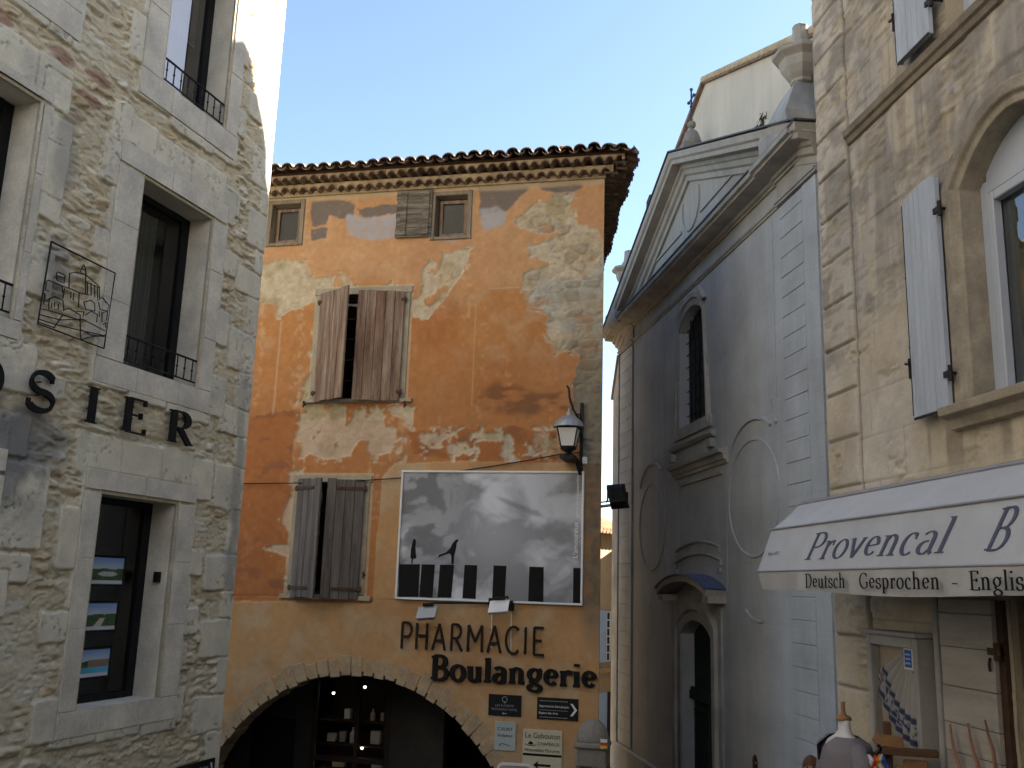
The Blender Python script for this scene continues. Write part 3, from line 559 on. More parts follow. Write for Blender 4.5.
def c_c(U, Z):
    och, peel, red, gd, gw, sm = _cc['m']; e, cid = _cc['st']
    n1 = fbm(U * .9, Z * .9, 4, 201); n2 = fbm(U * 3.5, Z * 3.5, 5, 202); n3 = fbm(U * 16, Z * 16, 4, 203); st = fbm(U * 5, Z * .5, 4, 204)
    o = np.tile(np.array([.47, .21, .072]), U.shape + (1,)); o = mix3(o, (.50, .29, .145), sst(.45, .75, n2) * .7); o = mix3(o, (.40, .155, .05), sst(.5, .75, n1) * .8)
    o = mix3(o, (.38, .155, .055), sst(8.5, 6.4, Z) * (.3 + .6 * n2))
    o = mix3(o, (.53, .36, .20), sst(.6, .76, st * .6 + n3 * .4) * .5); o = mix3(o, (.36, .13, .042), red * (.75 + .2 * n2)); o = mix3(o, (.56, .325, .165), sst(8.3, 9.0, Z + .8 * (n1 - .5)) * .6); o = o * (.84 + .32 * n3)[..., None]
    o = mix3(o, (.26, .105, .05), sst(.56, .68, fbm(U * 3, Z * 5, 4, 222)) * red * .8)
    b = np.tile(np.array([.53, .43, .29]), U.shape + (1,)); b = mix3(b, (.42, .325, .19), sst(.4, .7, n2)); b = mix3(b, (.43, .395, .32), sst(.46, .66, fbm(U * 2.2, Z * 2.2, 4, 206)) * sst(-1.7, -1.1, U)); b = mix3(b, (.33, .265, .18), sst(.5, .9, cid) * e * .6)
    b = mix3(b, (.44, .22, .10), sst(.67, .72, fbm(U * 3.2, Z * 3.2, 4, 209)) * sst(-1.6, -1.0, U) * .6); b = b * (.72 + .5 * n3)[..., None]; b = mix3(b, (.5, .33, .24), ((Z < 6.6) & (U < -2.2)) * .5)
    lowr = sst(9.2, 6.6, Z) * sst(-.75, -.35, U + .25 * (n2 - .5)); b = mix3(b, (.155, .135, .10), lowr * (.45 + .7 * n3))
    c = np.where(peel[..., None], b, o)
    rim = np.clip(blur(peel, 2) * (1 - blur(peel, 2)) * 4, 0, 1); c = mix3(c, (.62, .52, .36), rim * .35 * (~peel))
    oc = np.tile(np.array([.47, .268, .118]), U.shape + (1,)); oc = mix3(oc, (.47, .32, .18), sst(.4, .7, n2)); oc = mix3(oc, (.37, .20, .085), sst(.5, .75, n1) * .7); oc = oc * (.9 + .2 * n3)[..., None]
    oc = mix3(oc, (.40, .31, .21), sst(2.3, 1.7, Z + .5 * (n2 - .5)) * .6)
    stain = sst(.52, .7, fbm(U * 4, Z * 2.2, 5, 230)) * sst(-.55, -.1, U + .2 * (n2 - .5)); oc = mix3(oc, (.10, .085, .062), stain * .85 * sst(3.2, 3.8, Z)); oc = mix3(oc, (.12, .10, .075), sst(-.36, -.12, U + .25 * (n2 - .5)) * sst(3.1, 4.0, Z) * (.4 + .6 * n3))
    c = np.where(och[..., None], oc, c)
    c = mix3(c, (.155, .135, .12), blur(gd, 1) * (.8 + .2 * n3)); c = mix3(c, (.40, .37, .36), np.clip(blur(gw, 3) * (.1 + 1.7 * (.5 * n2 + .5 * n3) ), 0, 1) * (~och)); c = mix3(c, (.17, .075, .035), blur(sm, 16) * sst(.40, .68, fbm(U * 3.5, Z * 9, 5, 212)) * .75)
    top = sst(10.18, 10.26, Z + .05 * (n2 - .5)); c = mix3(c, (.50, .40, .26), top * .8)
    for (a, bb, z0, z1) in C_OP:   # lime bands painted round the openings
        k = .14 if z0 < 9 else .1; ins = (U > a - k) & (U < bb + k) & (Z > z0 - .03) & (Z < z1 + k); c = mix3(c, (.52, .42, .27), ins * .75 * (.6 + .5 * n3))
    sw = sst(.02, .0, np.abs(U + 1.95 + .02 * (n2 - .5))) * (Z < 8.4) * (Z > 6.8); c = mix3(c, (.55, .36, .2), sw * .5)
    sw = sst(.03, .0, np.abs(U + 5.15 + .03 * (n2 - .5))) * (Z < 8.2) * (Z > 6.7); c = mix3(c, (.60, .42, .26), sw * .5)
    hl = sst(.02, .0, np.abs(Z - 8.62 + .03 * (n2 - .5))) * (U > -1.75) * (U < -.95); c = mix3(c, (.55, .42, .28), hl * .6)
    return np.clip(c, .02, .9)
cus = axis([(CW, -5.75, .12), (-5.75, 0, .0145)], [e for o in C_OP for e in o[:2]] + [0.])
czs = axis([(-2, 1.5, .12), (1.5, ZT, .0145)], [e for o in C_OP for e in o[2:]])
def c_hole(u, z):
    h = (np.hypot(u - ARC_C[0], z - ARC_C[1]) < ARC_R + .06) & (z > ARC_C[1]) | ((np.abs(u - ARC_C[0]) < ARC_R + .06) & (z <= ARC_C[1]))
    for o in C_OP: h |= (u > o[0]) & (u < o[1]) & (z > o[2]) & (z < o[3])
    return h
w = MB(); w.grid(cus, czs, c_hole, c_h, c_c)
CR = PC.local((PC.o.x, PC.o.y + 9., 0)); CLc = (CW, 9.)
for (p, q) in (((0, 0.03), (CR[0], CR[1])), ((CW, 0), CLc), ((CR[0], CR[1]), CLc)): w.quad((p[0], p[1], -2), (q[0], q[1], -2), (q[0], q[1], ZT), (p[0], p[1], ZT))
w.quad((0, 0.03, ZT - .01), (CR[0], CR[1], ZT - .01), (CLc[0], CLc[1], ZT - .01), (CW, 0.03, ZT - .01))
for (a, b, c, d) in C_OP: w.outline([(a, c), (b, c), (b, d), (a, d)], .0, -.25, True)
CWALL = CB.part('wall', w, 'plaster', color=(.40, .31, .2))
# thin raised stone frames of the two shuttered windows
for (a, b, c, d), t in ((C_OP[0], .1), (C_OP[1], .09)):
    s = MB(); s.box(a - t, a, -.1, .02, c, d); s.box(b, b + t, -.1, .02, c, d); s.box(a - t - .03, b + t + .03, -.1, .026, d, d + .11); s.box(a - t - .1, b + t + .12, -.1, .05, c - .07, c - .004, .004)
    CB.part('window_surround', s, 'trim', bevel=.008)
def bars(name, a, b, c, d, nx, nz, dep, m='wood_dark', pane='glass'):
    f = MB(); fw = .05; f.box(a, a + fw, dep - .05, dep, c, d); f.box(b - fw, b, dep - .05, dep, c, d); f.box(a + fw, b - fw, dep - .05, dep, c, c + fw); f.box(a + fw, b - fw, dep - .05, dep, d - fw, d)
    for k in range(1, nx): u = a + (b - a) * k / nx; f.box(u - .018, u + .018, dep - .04, dep - .004, c + fw, d - fw)
    for k in range(1, nz): z = c + (d - c) * k / nz; f.box(a + fw, b - fw, dep - .036, dep - .008, z - .015, z + .015)
    o = CB.part(name, f, m); p = MB(); p.quad((a + fw, -dep + .03, c + fw), (b - fw, -dep + .03, c + fw), (b - fw, -dep + .03, d - fw), (a + fw, -dep + .03, d - fw)); CB.part('pane', p, pane, o); return o
bars('window', *C_OP[0], 2, 5, -.2, 'shelf'); bars('window', *C_OP[1], 2, 4, -.2, 'shelf')
for (a, b, c, d) in C_OP[2:]:
    o = bars('attic_window', a + .05, b - .03, c + .03, d - .05, 1, 1, -.08, 'wood_red', 'glass')
    s = MB(); s.box(a - .07, a, -.08, .03, c - .05, d + .07, .004); s.box(b, b + .07, -.08, .03, c - .05, d + .07, .004); s.box(a, b, -.08, .03, d, d + .07, .004); s.box(a, b, -.08, .035, c - .05, c, .004)
    CB.part('wooden_casing', s, 'wood_frame', o, bevel=.006)
def leaf(hu, z0, z1, wdt, ang, side, m, boards, strap=True, bow=.01):
    """a plank shutter swung out by ang about its hinge; side +1: hinged at left"""
    ca, sa = math.cos(math.radians(ang)), math.sin(math.radians(ang)); mb = MB(); r3 = random.Random(int(hu * 100) + int(z0 * 10))
    def P(s_, t, z): return (hu + side * (s_ * ca - t * sa), -(.04 + s_ * sa + t * ca), z)
    x = 0
    for k in range(boards):
        bw = wdt / boards; e0, e1 = x + .003, x + bw - .003; zz0, zz1 = z0 + r3.uniform(-bow, bow), z1 + r3.uniform(-bow, bow); t0, t1 = r3.uniform(-.003, .003), .032 + r3.uniform(-.003, .003)
        vs = [P(e, t, z) for e in (e0, e1) for t in (t0, t1) for z in (zz0, zz1)]
        mb.add(vs, [(0, 1, 3, 2), (4, 6, 7, 5), (0, 4, 5, 1), (2, 3, 7, 6), (0, 2, 6, 4), (1, 5, 7, 3)]); x += bw
    o = CB.part('shutter', mb, m, bevel=.003)
    for z in (z0 + .14, z1 - .14):
        h = MB()
        ln = wdt * .72 if strap else .05
        vs = [P(e, t, zz) for e in (-.04, ln) for t in (.036, .046) for zz in (z - .022, z + .022)]
        h.add(vs, [(0, 1, 3, 2), (4, 6, 7, 5), (0, 4, 5, 1), (2, 3, 7, 6), (0, 2, 6, 4), (1, 5, 7, 3)]); h.tube([P(-.02, .03, z - .04), P(-.02, .03, z + .04)], .014, 8)
        CB.part('hinge', h, 'rust', o)
    return o
leaf(-4.46, 6.87, 8.61, .72, 31, 1, 'wood_red', 4, False); leaf(-3.08, 6.87, 8.61, .72, 12, -1, 'wood_red', 5, False)
leaf(-4.60, 3.93, 5.68, .54, 27, 1, 'wood_grey', 4); leaf(-3.54, 3.93, 5.68, .56, 13, -1, 'wood_grey', 4)
for k, (u, z) in enumerate(((-4.62, 6.84), (-2.98, 6.82), (-3.47, 4.28))):   # shutter stays
    t = MB(); t.tube([(u, 0, z), (u, -.07, z)], .012, 6); t.tube([(u, -.07, z - .05), (u, -.07, z + .05)], .014, 6); CB.part('shutter_stay', t, 'rust')
ash = MB()   # attic shutter folded back against the wall
for k in range(5):
    z0 = 9.49 + k * .158; ash.box(-3.30 + .01 * (k % 2), -2.71, .03, .06, z0 + .002, z0 + .156, .005)
ash.box(-3.22, -3.12, .06, .08, 9.52, 10.25, .004); ash.box(-2.85, -2.75, .06, .08, 9.52, 10.25, .004); CB.part('attic_shutter', ash, 'wood_dark', bevel=.004)
# stone arch
v = MB(); nv = 47; r4 = random.Random(8)
for k in range(nv):
    a0 = math.radians(-4 + 188 * k / nv + .2); a1 = math.radians(-4 + 188 * (k + 1) / nv - .2); R0 = ARC_R + r4.uniform(-.015, .02); R1 = ARC_R2 + r4.uniform(-.07, .03); dd = .012 + r4.uniform(0, .014); a1 += math.radians(r4.uniform(-.3, .2))
    vs = []
    for d in (-.42, dd):
        for (R, a) in ((R0, a0), (R1, a0), (R1, a1), (R0, a1)): vs.append((ARC_C[0] + R * math.cos(a), -d, ARC_C[1] + R * math.sin(a)))
    v.add(vs, [(0, 1, 2, 3), (4, 7, 6, 5), (0, 4, 5, 1), (1, 5, 6, 2), (2, 6, 7, 3), (3, 7, 4, 0)])
for sg in (-1, 1):
    z = .3
    while z > -2:
        h = r4.uniform(.25, .4); u = ARC_C[0] + sg * ARC_R; v.box(min(u, u + sg * .3), max(u, u + sg * .3), -.42, .02 + r4.uniform(0, .02), z - h + .004, z); z -= h
CB.part('stone_arch', v, 'voussoir', bevel=.008, seg=1)
# passage behind the arch with a shop front inside
p = MB(); PD = 3.9
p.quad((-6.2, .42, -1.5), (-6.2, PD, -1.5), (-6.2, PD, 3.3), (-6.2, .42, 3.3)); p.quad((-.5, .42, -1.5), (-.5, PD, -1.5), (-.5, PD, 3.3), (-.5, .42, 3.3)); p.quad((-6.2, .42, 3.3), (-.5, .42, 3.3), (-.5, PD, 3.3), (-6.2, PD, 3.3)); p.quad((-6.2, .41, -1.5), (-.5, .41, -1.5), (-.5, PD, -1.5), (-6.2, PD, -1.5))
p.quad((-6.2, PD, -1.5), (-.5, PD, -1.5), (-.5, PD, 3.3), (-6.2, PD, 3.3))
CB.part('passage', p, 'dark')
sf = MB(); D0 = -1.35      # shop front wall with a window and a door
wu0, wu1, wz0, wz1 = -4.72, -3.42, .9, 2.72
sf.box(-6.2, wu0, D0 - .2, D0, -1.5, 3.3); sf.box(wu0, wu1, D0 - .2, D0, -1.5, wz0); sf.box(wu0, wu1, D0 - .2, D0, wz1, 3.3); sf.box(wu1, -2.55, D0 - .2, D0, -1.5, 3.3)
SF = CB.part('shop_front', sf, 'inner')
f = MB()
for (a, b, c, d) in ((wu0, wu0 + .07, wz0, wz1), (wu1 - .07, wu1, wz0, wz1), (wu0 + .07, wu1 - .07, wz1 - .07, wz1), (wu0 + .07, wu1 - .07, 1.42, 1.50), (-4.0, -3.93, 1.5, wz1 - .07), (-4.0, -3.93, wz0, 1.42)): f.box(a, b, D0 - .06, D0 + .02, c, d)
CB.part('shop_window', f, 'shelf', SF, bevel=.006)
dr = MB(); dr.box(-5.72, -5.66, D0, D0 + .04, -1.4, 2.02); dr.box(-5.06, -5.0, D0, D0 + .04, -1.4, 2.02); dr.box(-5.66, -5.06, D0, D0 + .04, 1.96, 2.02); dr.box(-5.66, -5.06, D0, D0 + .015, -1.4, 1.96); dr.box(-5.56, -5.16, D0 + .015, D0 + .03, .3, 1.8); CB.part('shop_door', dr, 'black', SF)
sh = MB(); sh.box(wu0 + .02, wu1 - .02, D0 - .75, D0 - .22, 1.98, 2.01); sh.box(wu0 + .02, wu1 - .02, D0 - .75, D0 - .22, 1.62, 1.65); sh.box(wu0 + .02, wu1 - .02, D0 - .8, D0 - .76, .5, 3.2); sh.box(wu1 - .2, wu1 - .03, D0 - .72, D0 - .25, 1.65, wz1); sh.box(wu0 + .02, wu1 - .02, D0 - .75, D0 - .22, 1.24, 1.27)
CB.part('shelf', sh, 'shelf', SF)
for (px, py) in ((333.5, 693), (365, 687), (362, 748), (324.5, 757)):
    u, z = PC.at(px, py, D0 - .2); b = MB(); b.ball((u, -(D0 - .2), z), .022, 10, 6); bo = CB.part('spotlight', b, 'bulb', SF); s = MB(); s.tube([(u, -(D0 - .2), z + .015), (u, -(D0 - .2), z + .08)], .02, 8); CB.part('fitting', s, 'black', bo)
goods = [('box', -4.55, 1.65, .14, .12, 'cream'), ('box', -4.36, 1.65, .1, .16, 'beige'), ('bottle', -4.18, 1.65, .05, .24, 'white'), ('box', -3.8, 1.65, .16, .2, 'cream'), ('bottle', -3.86, 2.01, .04, .18, 'beige'), ('box', -4.3, 2.01, .1, .15, 'white'), ('box', -3.68, 2.01, .1, .12, 'beige'), ('bottle', -4.12, 2.01, .04, .16, 'cream'), ('box', -3.75, 1.27, .18, .1, 'cream'), ('box', -4.4, 1.27, .2, .12, 'beige')]
gl_lab = {('box', -4.55): 'low cream box left end of the middle shop shelf', ('box', -4.36): 'beige upright carton beside the low cream box', ('bottle', -4.18): 'white bottle in middle of the lit shop shelf', ('box', -3.8): 'tall cream box on the right of the middle shelf', ('bottle', -3.86): 'beige bottle on the top shelf right of mullion', ('box', -4.3): 'white box on the top shelf of shop window', ('box', -3.68): 'beige carton at the right end of top shelf', ('bottle', -4.12): 'cream bottle on the top shelf left of mullion', ('box', -3.75): 'flat cream box on the lowest shop shelf', ('box', -4.4): 'wide beige box on the lowest shop shelf, left'}
for (kd, u, z, wd_, h, m) in goods:
    b = MB(); d = D0 - .4
    if kd == 'box': b.box(u - wd_ / 2, u + wd_ / 2, d - .1, d, z, z + h)
    else: b.lathe((u, -d, z), [(wd_ * .9, 0), (wd_, .02), (wd_, h * .6), (wd_ * .35, h * .78), (wd_ * .35, h * .95), (wd_ * .42, h)], 12)
    solo({'box': 'carton', 'bottle': 'bottle'}[kd], b, m, gl_lab[(kd, u)], kd, PC, (u, d, z), 'goods in the shop window', bevel=.004)
# genoise courses and roof, front and right
F1 = lambda s_, o, z: (s_, -o, z)
ww = Vector((math.sin(0), 1, 0)); e_in = Vector(PC.local(PC.o + Vector((0, 1, 0)))); e_out = Vector(PC.local(PC.o + Vector((1, 0, 0))))
F2 = lambda s_, o, z: (e_in.x * s_ + e_out.x * o, e_in.y * s_ + e_out.y * o, z)
def genoise(f, s0, s1, o0, o1, zk, z1, r, pitch, ph, mb, mt):
    n = int((s1 - s0) / pitch); pts = []
    for i in range(n):
        c = s0 + (i + .5 + ph) * pitch; rr = r * random.uniform(.86, 1.08); zz = zk + random.uniform(-.014, .012); c += random.uniform(-.008, .008); op = o1 + random.uniform(-.012, .012); A = [(c + rr * math.cos(math.pi * (1 - k / 8)), zz + rr * math.sin(math.pi * k / 8)) for k in range(9)]
        pts += A
        B = [(c + (rr + .014) * math.cos(math.pi * (1 - k / 8)), zz - .006 + (rr + .014) * math.sin(math.pi * k / 8)) for k in range(9)]; C = [(c + (rr - .004) * math.cos(math.pi * (1 - k / 8)), zz - .006 + (rr - .004) * math.sin(math.pi * k / 8)) for k in range(9)]
        vs = [f(x, o, z) for o in (o0, op + .02) for (x, z) in B] + [f(x, o, z) for o in (o0, op + .02) for (x, z) in C]
        mt.add(vs, [(j, j + 1, j + 10, j + 9) for j in range(8)] + [(18 + j, 27 + j, 28 + j, 19 + j) for j in range(8)] + [(9 + j, 10 + j, 28 + j, 27 + j) for j in range(8)])
    pts = [(s0, zk)] + pts + [(s1, zk)]; m = len(pts)
    vs = [f(x, o1 - .01, z) for x, z in pts] + [f(x, o1 - .01, z1) for x, z in pts] + [f(x, o0, z) for x, z in pts]
    mb.add(vs, [(i, i + 1, m + i + 1, m + i) for i in range(m - 1)] + [(i, 2 * m + i, 2 * m + i + 1, i + 1) for i in range(m - 1)])
    mb.add([f(s0, o0, z1), f(s1, o0, z1), f(s1, o1, z1), f(s0, o1, z1)], [(0, 1, 2, 3)])
gm, gt = MB(), MB()
gm.box(CW, .02, -.01, .045, 10.30, 10.415)
for (k, o0, o1, zk) in ((0, -.02, .17, 10.335), (1, .10, .33, 10.455)):
    genoise(F1, CW, o1 * .9, o0, o1, zk, zk + .115, .062, .163, .5 * k, gm, gt); genoise(F2, -o1 * .9, 8.6, o0, o1, zk, zk + .115, .062, .163, .5 * k, gm, gt)
GN = CB.part('tiled_eaves', gm, 'mortar'); CB.part('eaves_tile', gt, 'tile', GN)
rf = MB(); SL = .30
def rooftiles(f, s0, s1, oe, ze, pitch=.205, hip=1):
    n = int((s1 - s0) / pitch)
    for i in range(n):
        c = s0 + (i + .5) * pitch; j = random.uniform(-.035, .035); jz = random.uniform(-.02, .02) + .05 * (float(vn(np.array(c * .9), np.array(3.3), 12)) - .5) - .05 * math.exp(-abs((s1 if hip > 0 else s0) - c) / .5); tw = random.uniform(-.02, .02)
        for kind in (0, 1):
            cc = c + kind * pitch / 2
            for row in range(4):
                if (oe + .36 * row + .1 - oe) > .1 and row * .36 > ((s1 - c) if hip > 0 else (c - s0)) + .05: continue
                o_f = oe + j * (row == 0) - row * .36 + (0.03 if kind == 0 else .0); o_b = o_f - .44; sl_ = lambda o, row=row: ze + (oe - o) * SL + row * .004 + jz * (1 if row == 0 else .4)
                ra, rb_ = (.092, .078) if kind == 0 else (.075, .088); vs = []
                for (o, r) in ((o_f, ra), (o_b, rb_)):
                    for k in range(7):
                        a = math.pi * k / 6; x = cc + tw * (o_f - o) - r * math.cos(a)
                        zz = sl_(o) + (.045 + r * .85 * math.sin(a) if kind == 0 else .075 - r * .8 * math.sin(a))
                        vs.append(f(x, o, zz))
                vs2 = [(v_[0], v_[1], v_[2] - .016) for v_ in vs]
                rf.add(vs + vs2, [(k, k + 1, 8 + k, 7 + k) for k in range(6)] + [(14 + k, 21 + k, 22 + k, 15 + k) for k in range(6)] + [(k, 14 + k, 15 + k, k + 1) for k in range(6)])
rooftiles(F1, CW, .55, .47, 10.545); rooftiles(F2, -.45, 9.0, .45, 10.50, hip=-1)
# under-roof boarding and slopes to the hip
a0, b0, c0, d0 = Vector(F1(CW, .40, 10.56)), Vector((.44, -.40, 10.56)), Vector(F2(8.9, .42, 10.56)), Vector((CW, 8.9, 10.56))
pk = Vector((-3.6, 3.6, 11.3)); bd = MB(); 
for (p, q) in ((a0, b0), (b0, c0), (c0, d0), (d0, a0)): bd.quad(p, q, pk)
bd.quad(a0 - Vector((0, 0, .02)), b0 - Vector((0, 0, .02)), c0 - Vector((0, 0, .02)), d0 - Vector((0, 0, .02)))
RO = CB.part('roof', bd, 'wood_brown'); CB.part('roof_tile', rf, 'tile', RO)

# ================================================================== CHURCH
CH = Thing('church', 'grey rendered church front with a pediment, stone urn, arched window and small blue door canopy', 'church', PH)
HC = .2
win = [(-.49, 7.15), (.97, 7.15), (.97, 9.06)] + arc(.24, 8.55, .89, .75, 35, 145, 12) + [(-.49, 9.06)]
door = [(-.45, -1.2), (1.13, -1.2), (1.13, 3.36)] + arc(.34, 3.1, .97, .60, 36, 144, 12) + [(-.45, 3.36)]
outer = [(-5.0, -1.25), (-.45, -1.25)] + [(-.45, -1.2)] + [(-.45, 3.36)] + list(reversed(door[3:-1])) + [(1.13, 3.36), (1.13, -1.25), (6.6, -1.25), (6.6, 9.0), (5.4, 9.0), (5.4, 10.15), (-5.0, 10.15)]
w = MB(); w.holed(outer, [win], 0); w.outline(win, 0, -.2, True); w.outline(door[2:] + [(-.45, -1.25)], 0, -.24); w.outline([(1.13, -1.25), (1.13, 3.36)], 0, -.24)
BX = 14.
for a in (-5.0, 5.4): w.quad((a, 0, -1.25), (a, BX, -1.25), (a, BX, 11.5), (a, 0, 11.5))
w.quad((-5, BX, -1.25), (5.4, BX, -1.25), (5.4, BX, 11.5), (-5, BX, 11.5))
CH.part('wall', w, 'church')
for a, b in ((-5.05, -.95), (1.62, 6.4)): pl = MB(); pl.box(a, b, 0, .09, -1.3, .93); CH.part('plinth', pl, 'church', bevel=.02)
for (a, b) in ((-4.95, -3.87), (4.25, 4.98)):
    p = MB(); z = .95; r5 = random.Random(int(a * 7) + 99)
    while z < 9.55:
        h = min(.292, 9.6 - z); p.box(a, b, 0.0, .036 + r5.uniform(-.002, .002), z + .006, z + h - .006); z += h
    p.box(a + .01, b - .01, 0, .022, .95, 9.62); CH.part('pilaster', p, 'church', bevel=.006)
p = MB(); p.box(4.985, 5.4, 0, .03, .95, 9.62); CH.part('pilaster_return', p, 'church')
# raised bands on the wall
st = MB()
for (u, z0, z1) in ((-1.52, 4.0, 9.05), (3.9, 6.9, 9.6), (-.62, 4.2, 6.15), (1.86, 4.2, 6.15)): st = MB(); st.box(u - .022, u + .022, 0, .009, z0, z1); CH.part('raised_band', st, 'church')
for path in (arc(-2.38, 6.15, .86, .58, 165, 40, 14) , arc(-1.62, 6.98, .22, .46, -95, -15, 8), arc(3.0, 6.15, .93, .60, 160, 42, 14), arc(3.98, 6.98, .24, .46, -110, -170 + 360 - 360, 8)):
    st = MB(); st.sweep(path, [(0, -.028), (.034, -.024), (.036, .014), (0, .024)]); CH.part('raised_band', st, 'church')
for path in (arc(-2.6, 4.25, .5, .4, 215, 285, 8), arc(3.1, 4.15, .6, .35, 215, 285, 8)): st = MB(); st.sweep(path, [(0, -.02), (.02, -.015), (.02, .015), (0, .02)]); CH.part('raised_band', st, 'church')
for (c, rx, rz) in (((-2.38, 5.45), .9, .86), ((2.95, 5.58), .98, .86)):
    o = MB(); o.sweep(arc(*c, rx, rz, 0, 360, 48)[:-1], [(0, -.03), (.018, -.022), (.018, .012), (0, .02)], closed=True); CH.part('oval_medallion', o, 'church')
# entablature
e = MB(); arch_p = [(0, 9.64), (.025, 9.64), (.03, 9.67), (.05, 9.675), (.055, 9.71), (0, 9.715)]
corn = [(0, 10.0), (.03, 10.0), (.04, 10.03), (.075, 10.035), (.09, 10.085), (.34, 10.09), (.35, 10.12), (.40, 10.135), (.41, 10.2), (0, 10.23)]
e.sweep([(-5.05, 0), (5.45, 0)], arch_p); e.sweep([(-5.25, 0), (5.65, 0)], corn)
for (a, b) in ((-5.06, -3.80), (4.18, 5.46)):
    e.sweep([(a, 0.003), (b, 0.003)], [(x * 1 + .035, z) for x, z in arch_p[1:-1]] + [(0, 9.712), (0, 9.637)])
    e.sweep([(a - .02, 0.004), (b + .02, 0.004)], [(x + (.035 if x > 0 else 0), z) for x, z in corn]); e.box(a, b, 0, .035, 9.712, 10.02)
CH.part('entablature', e, 'church_trim')
# pediment
t = MB(); AP = (HC, 12.32); t.prism([(-5.0, 10.16), (5.4, 10.16), (HC, 12.22)], -.3, .0); PD_ = CH.part('pediment', t, 'church_dark')
rk = MB(); rk.sweep([(-5.28, 10.19), AP, (5.68, 10.19)], [(0, -.50), (.05, -.49), (.06, -.40), (.11, -.37), (.13, -.29), (.17, -.27), (.18, -.21), (.35, -.20), (.36, -.13), (.40, -.10), (.42, 0), (-.3, .03)]); CH.part('raking_cornice', rk, 'church_dark', PD_)
rc = MB(); rc.sweep([(-5.31, 10.205), (HC, 12.345), (5.71, 10.205)], [(.445, 0), (.445, .022), (-.3, .04), (-.3, .02)]); rc.sweep([(-5.27, 0), (5.67, 0)], [(.43, 10.206), (.43, 10.232), (0, 10.26), (0, 10.236)]); CH.part('zinc_flashing', rc, mat('dull_zinc', (.09, .09, .09), .7), PD_)
tm = MB()
for path in ([(-2.3, 10.95), (-.3, 10.95)], [(.8, 10.95), (2.45, 10.95)]): tm.sweep(path, [(0, -.03), (.03, -.025), (.03, .02), (0, .03)])
tm.sweep(arc(.25, 11.32, .50, .50, 20, -200, 20), [(0, -.03), (.03, -.025), (.03, .02), (0, .03)]); CH.part('tympanum_relief', tm, 'church_dark', PD_)
# nave gable standing behind
ga = [(-5.2, 10.2), (5.6, 10.2), (5.6, 11.75), (0.1, 13.92), (-5.2, 11.95)]
nv_ = MB(); nv_.prism(ga, -BX, -.36); CH.part('nave_gable', nv_, 'nave')
rt = MB(); 
rt.sweep([(-5.45, 11.9), (.1, 13.96)], [(-.28, -.05), (-.28, .04), (-BX, .04), (-BX, -.05)]); rt.sweep([(.1, 13.96), (5.85, 11.69)], [(-.30, -.05), (-.30, .0), (-BX, .0), (-BX, -.05)])
RF_ = CH.part('nave_roof', rt, 'tile'); vt = MB()
n = 26
for k in range(n):
    for (A, B, sg) in (((.1, 13.96), (5.85, 11.69), 1),):
        q0, q1 = k / n, (k + .94) / n; u0, z0 = A[0] + (B[0] - A[0]) * q0, A[1] + (B[1] - A[1]) * q0; u1, z1 = A[0] + (B[0] - A[0]) * q1, A[1] + (B[1] - A[1]) * q1
        vt.tube([(u0, .33, z0 + .035), (u1, .33, z1 + .05)], [.075, .062], 8)
CH.part('verge_tile', vt, 'mortar', RF_)
# window
s = MB(); so_ = [(-.49, 7.0)] + list(reversed(win[3:-1])) + [(.97, 7.0)]; so_ = [(-.49, 7.0), (-.49, 9.06)] + list(reversed(win[3:-1])) + [(.97, 9.06), (.97, 7.0)]
s.sweep(so_, [(0, .0), (.03, .004), (.035, .12), (.07, .14), (.07, .22), (0, .25)]); s.box(-.78, 1.26, 0, .05, 6.93, 7.13)
s.sweep([(-.95, 6.78), (-.62, 6.80), (1.1, 6.80), (1.43, 6.78)], [(0, -.05), (.06, -.045), (.1, .0), (.1, .05), (0, .07)])
for u in (-.86, 1.28): s.box(u - .1, u + .1, 0, .1, 6.56, 6.70)
WS = CH.part('window_surround', s, 'church_trim', bevel=.006)
gw_ = MB(); gw_.add([(u, .18, z) for u, z in win], [tuple(range(len(win)))]); WN = CH.part('church_window', gw_, 'lead', WS)
gb = MB()
for k in range(1, 6): u = -.49 + 1.46 * k / 6; gb.tube([(u, .14, 7.15), (u, .14, 9.2)], .014, 6)
for k in range(1, 9): z = 7.15 + 2.1 * k / 9; gb.tube([(-.49, .14, z), (.97, .14, z)], .010, 6)
CH.part('window_grille', gb, 'iron', WS)
# ledge and panel over the door, canopy, door
l = MB(); l.sweep([(-.78, 0), (1.98, 0)], [(0, 6.22), (.03, 6.22), (.045, 6.27), (.08, 6.29), (.10, 6.37), (.17, 6.385), (.18, 6.44), (0, 6.48)]); l.sweep([(-.45, 6.10), (1.72, 6.10)], [(0, -.04), (.035, -.03), (.04, .02), (0, .04)])
CH.part('wall_ledge', l, 'church_trim')
l = MB(); 
for (z, a) in ((4.93, 1.0), (4.72, 1.05)): l.sweep([(.4 - 1.15 * a, z - .12)] + [(.4 + 1.15 * a * (k / 12 * 2 - 1), z + .13 * (1 - (k / 6 - 1) ** 2) - .03) for k in range(13)] + [(.4 + 1.15 * a, z - .12)], [(0, -.02), (.035, -.018), (.045, .015), (0, .03)])
for u in (-.74, 1.54): l.box(u - .06, u + .06, 0, .05, 4.50, 4.58)
CH.part('segmental_moulding', l, 'church_trim', bevel=.006)
def carc(r, dz): return [(.42 + 1.36 * math.sin(math.radians(a)) / math.sin(math.radians(52)) * r, 4.17 + dz + (math.cos(math.radians(a)) - math.cos(math.radians(52))) * .62 * r) for a in range(-52, 53, 8)]
c = MB(); outer_, inner_ = carc(1, 0.05), carc(.97, -.05); n = len(outer_); vs = [(u, -d, z) for d in (0.0, .34) for u, z in outer_] + [(u, -d, z) for d in (0.0, .34) for u, z in inner_]
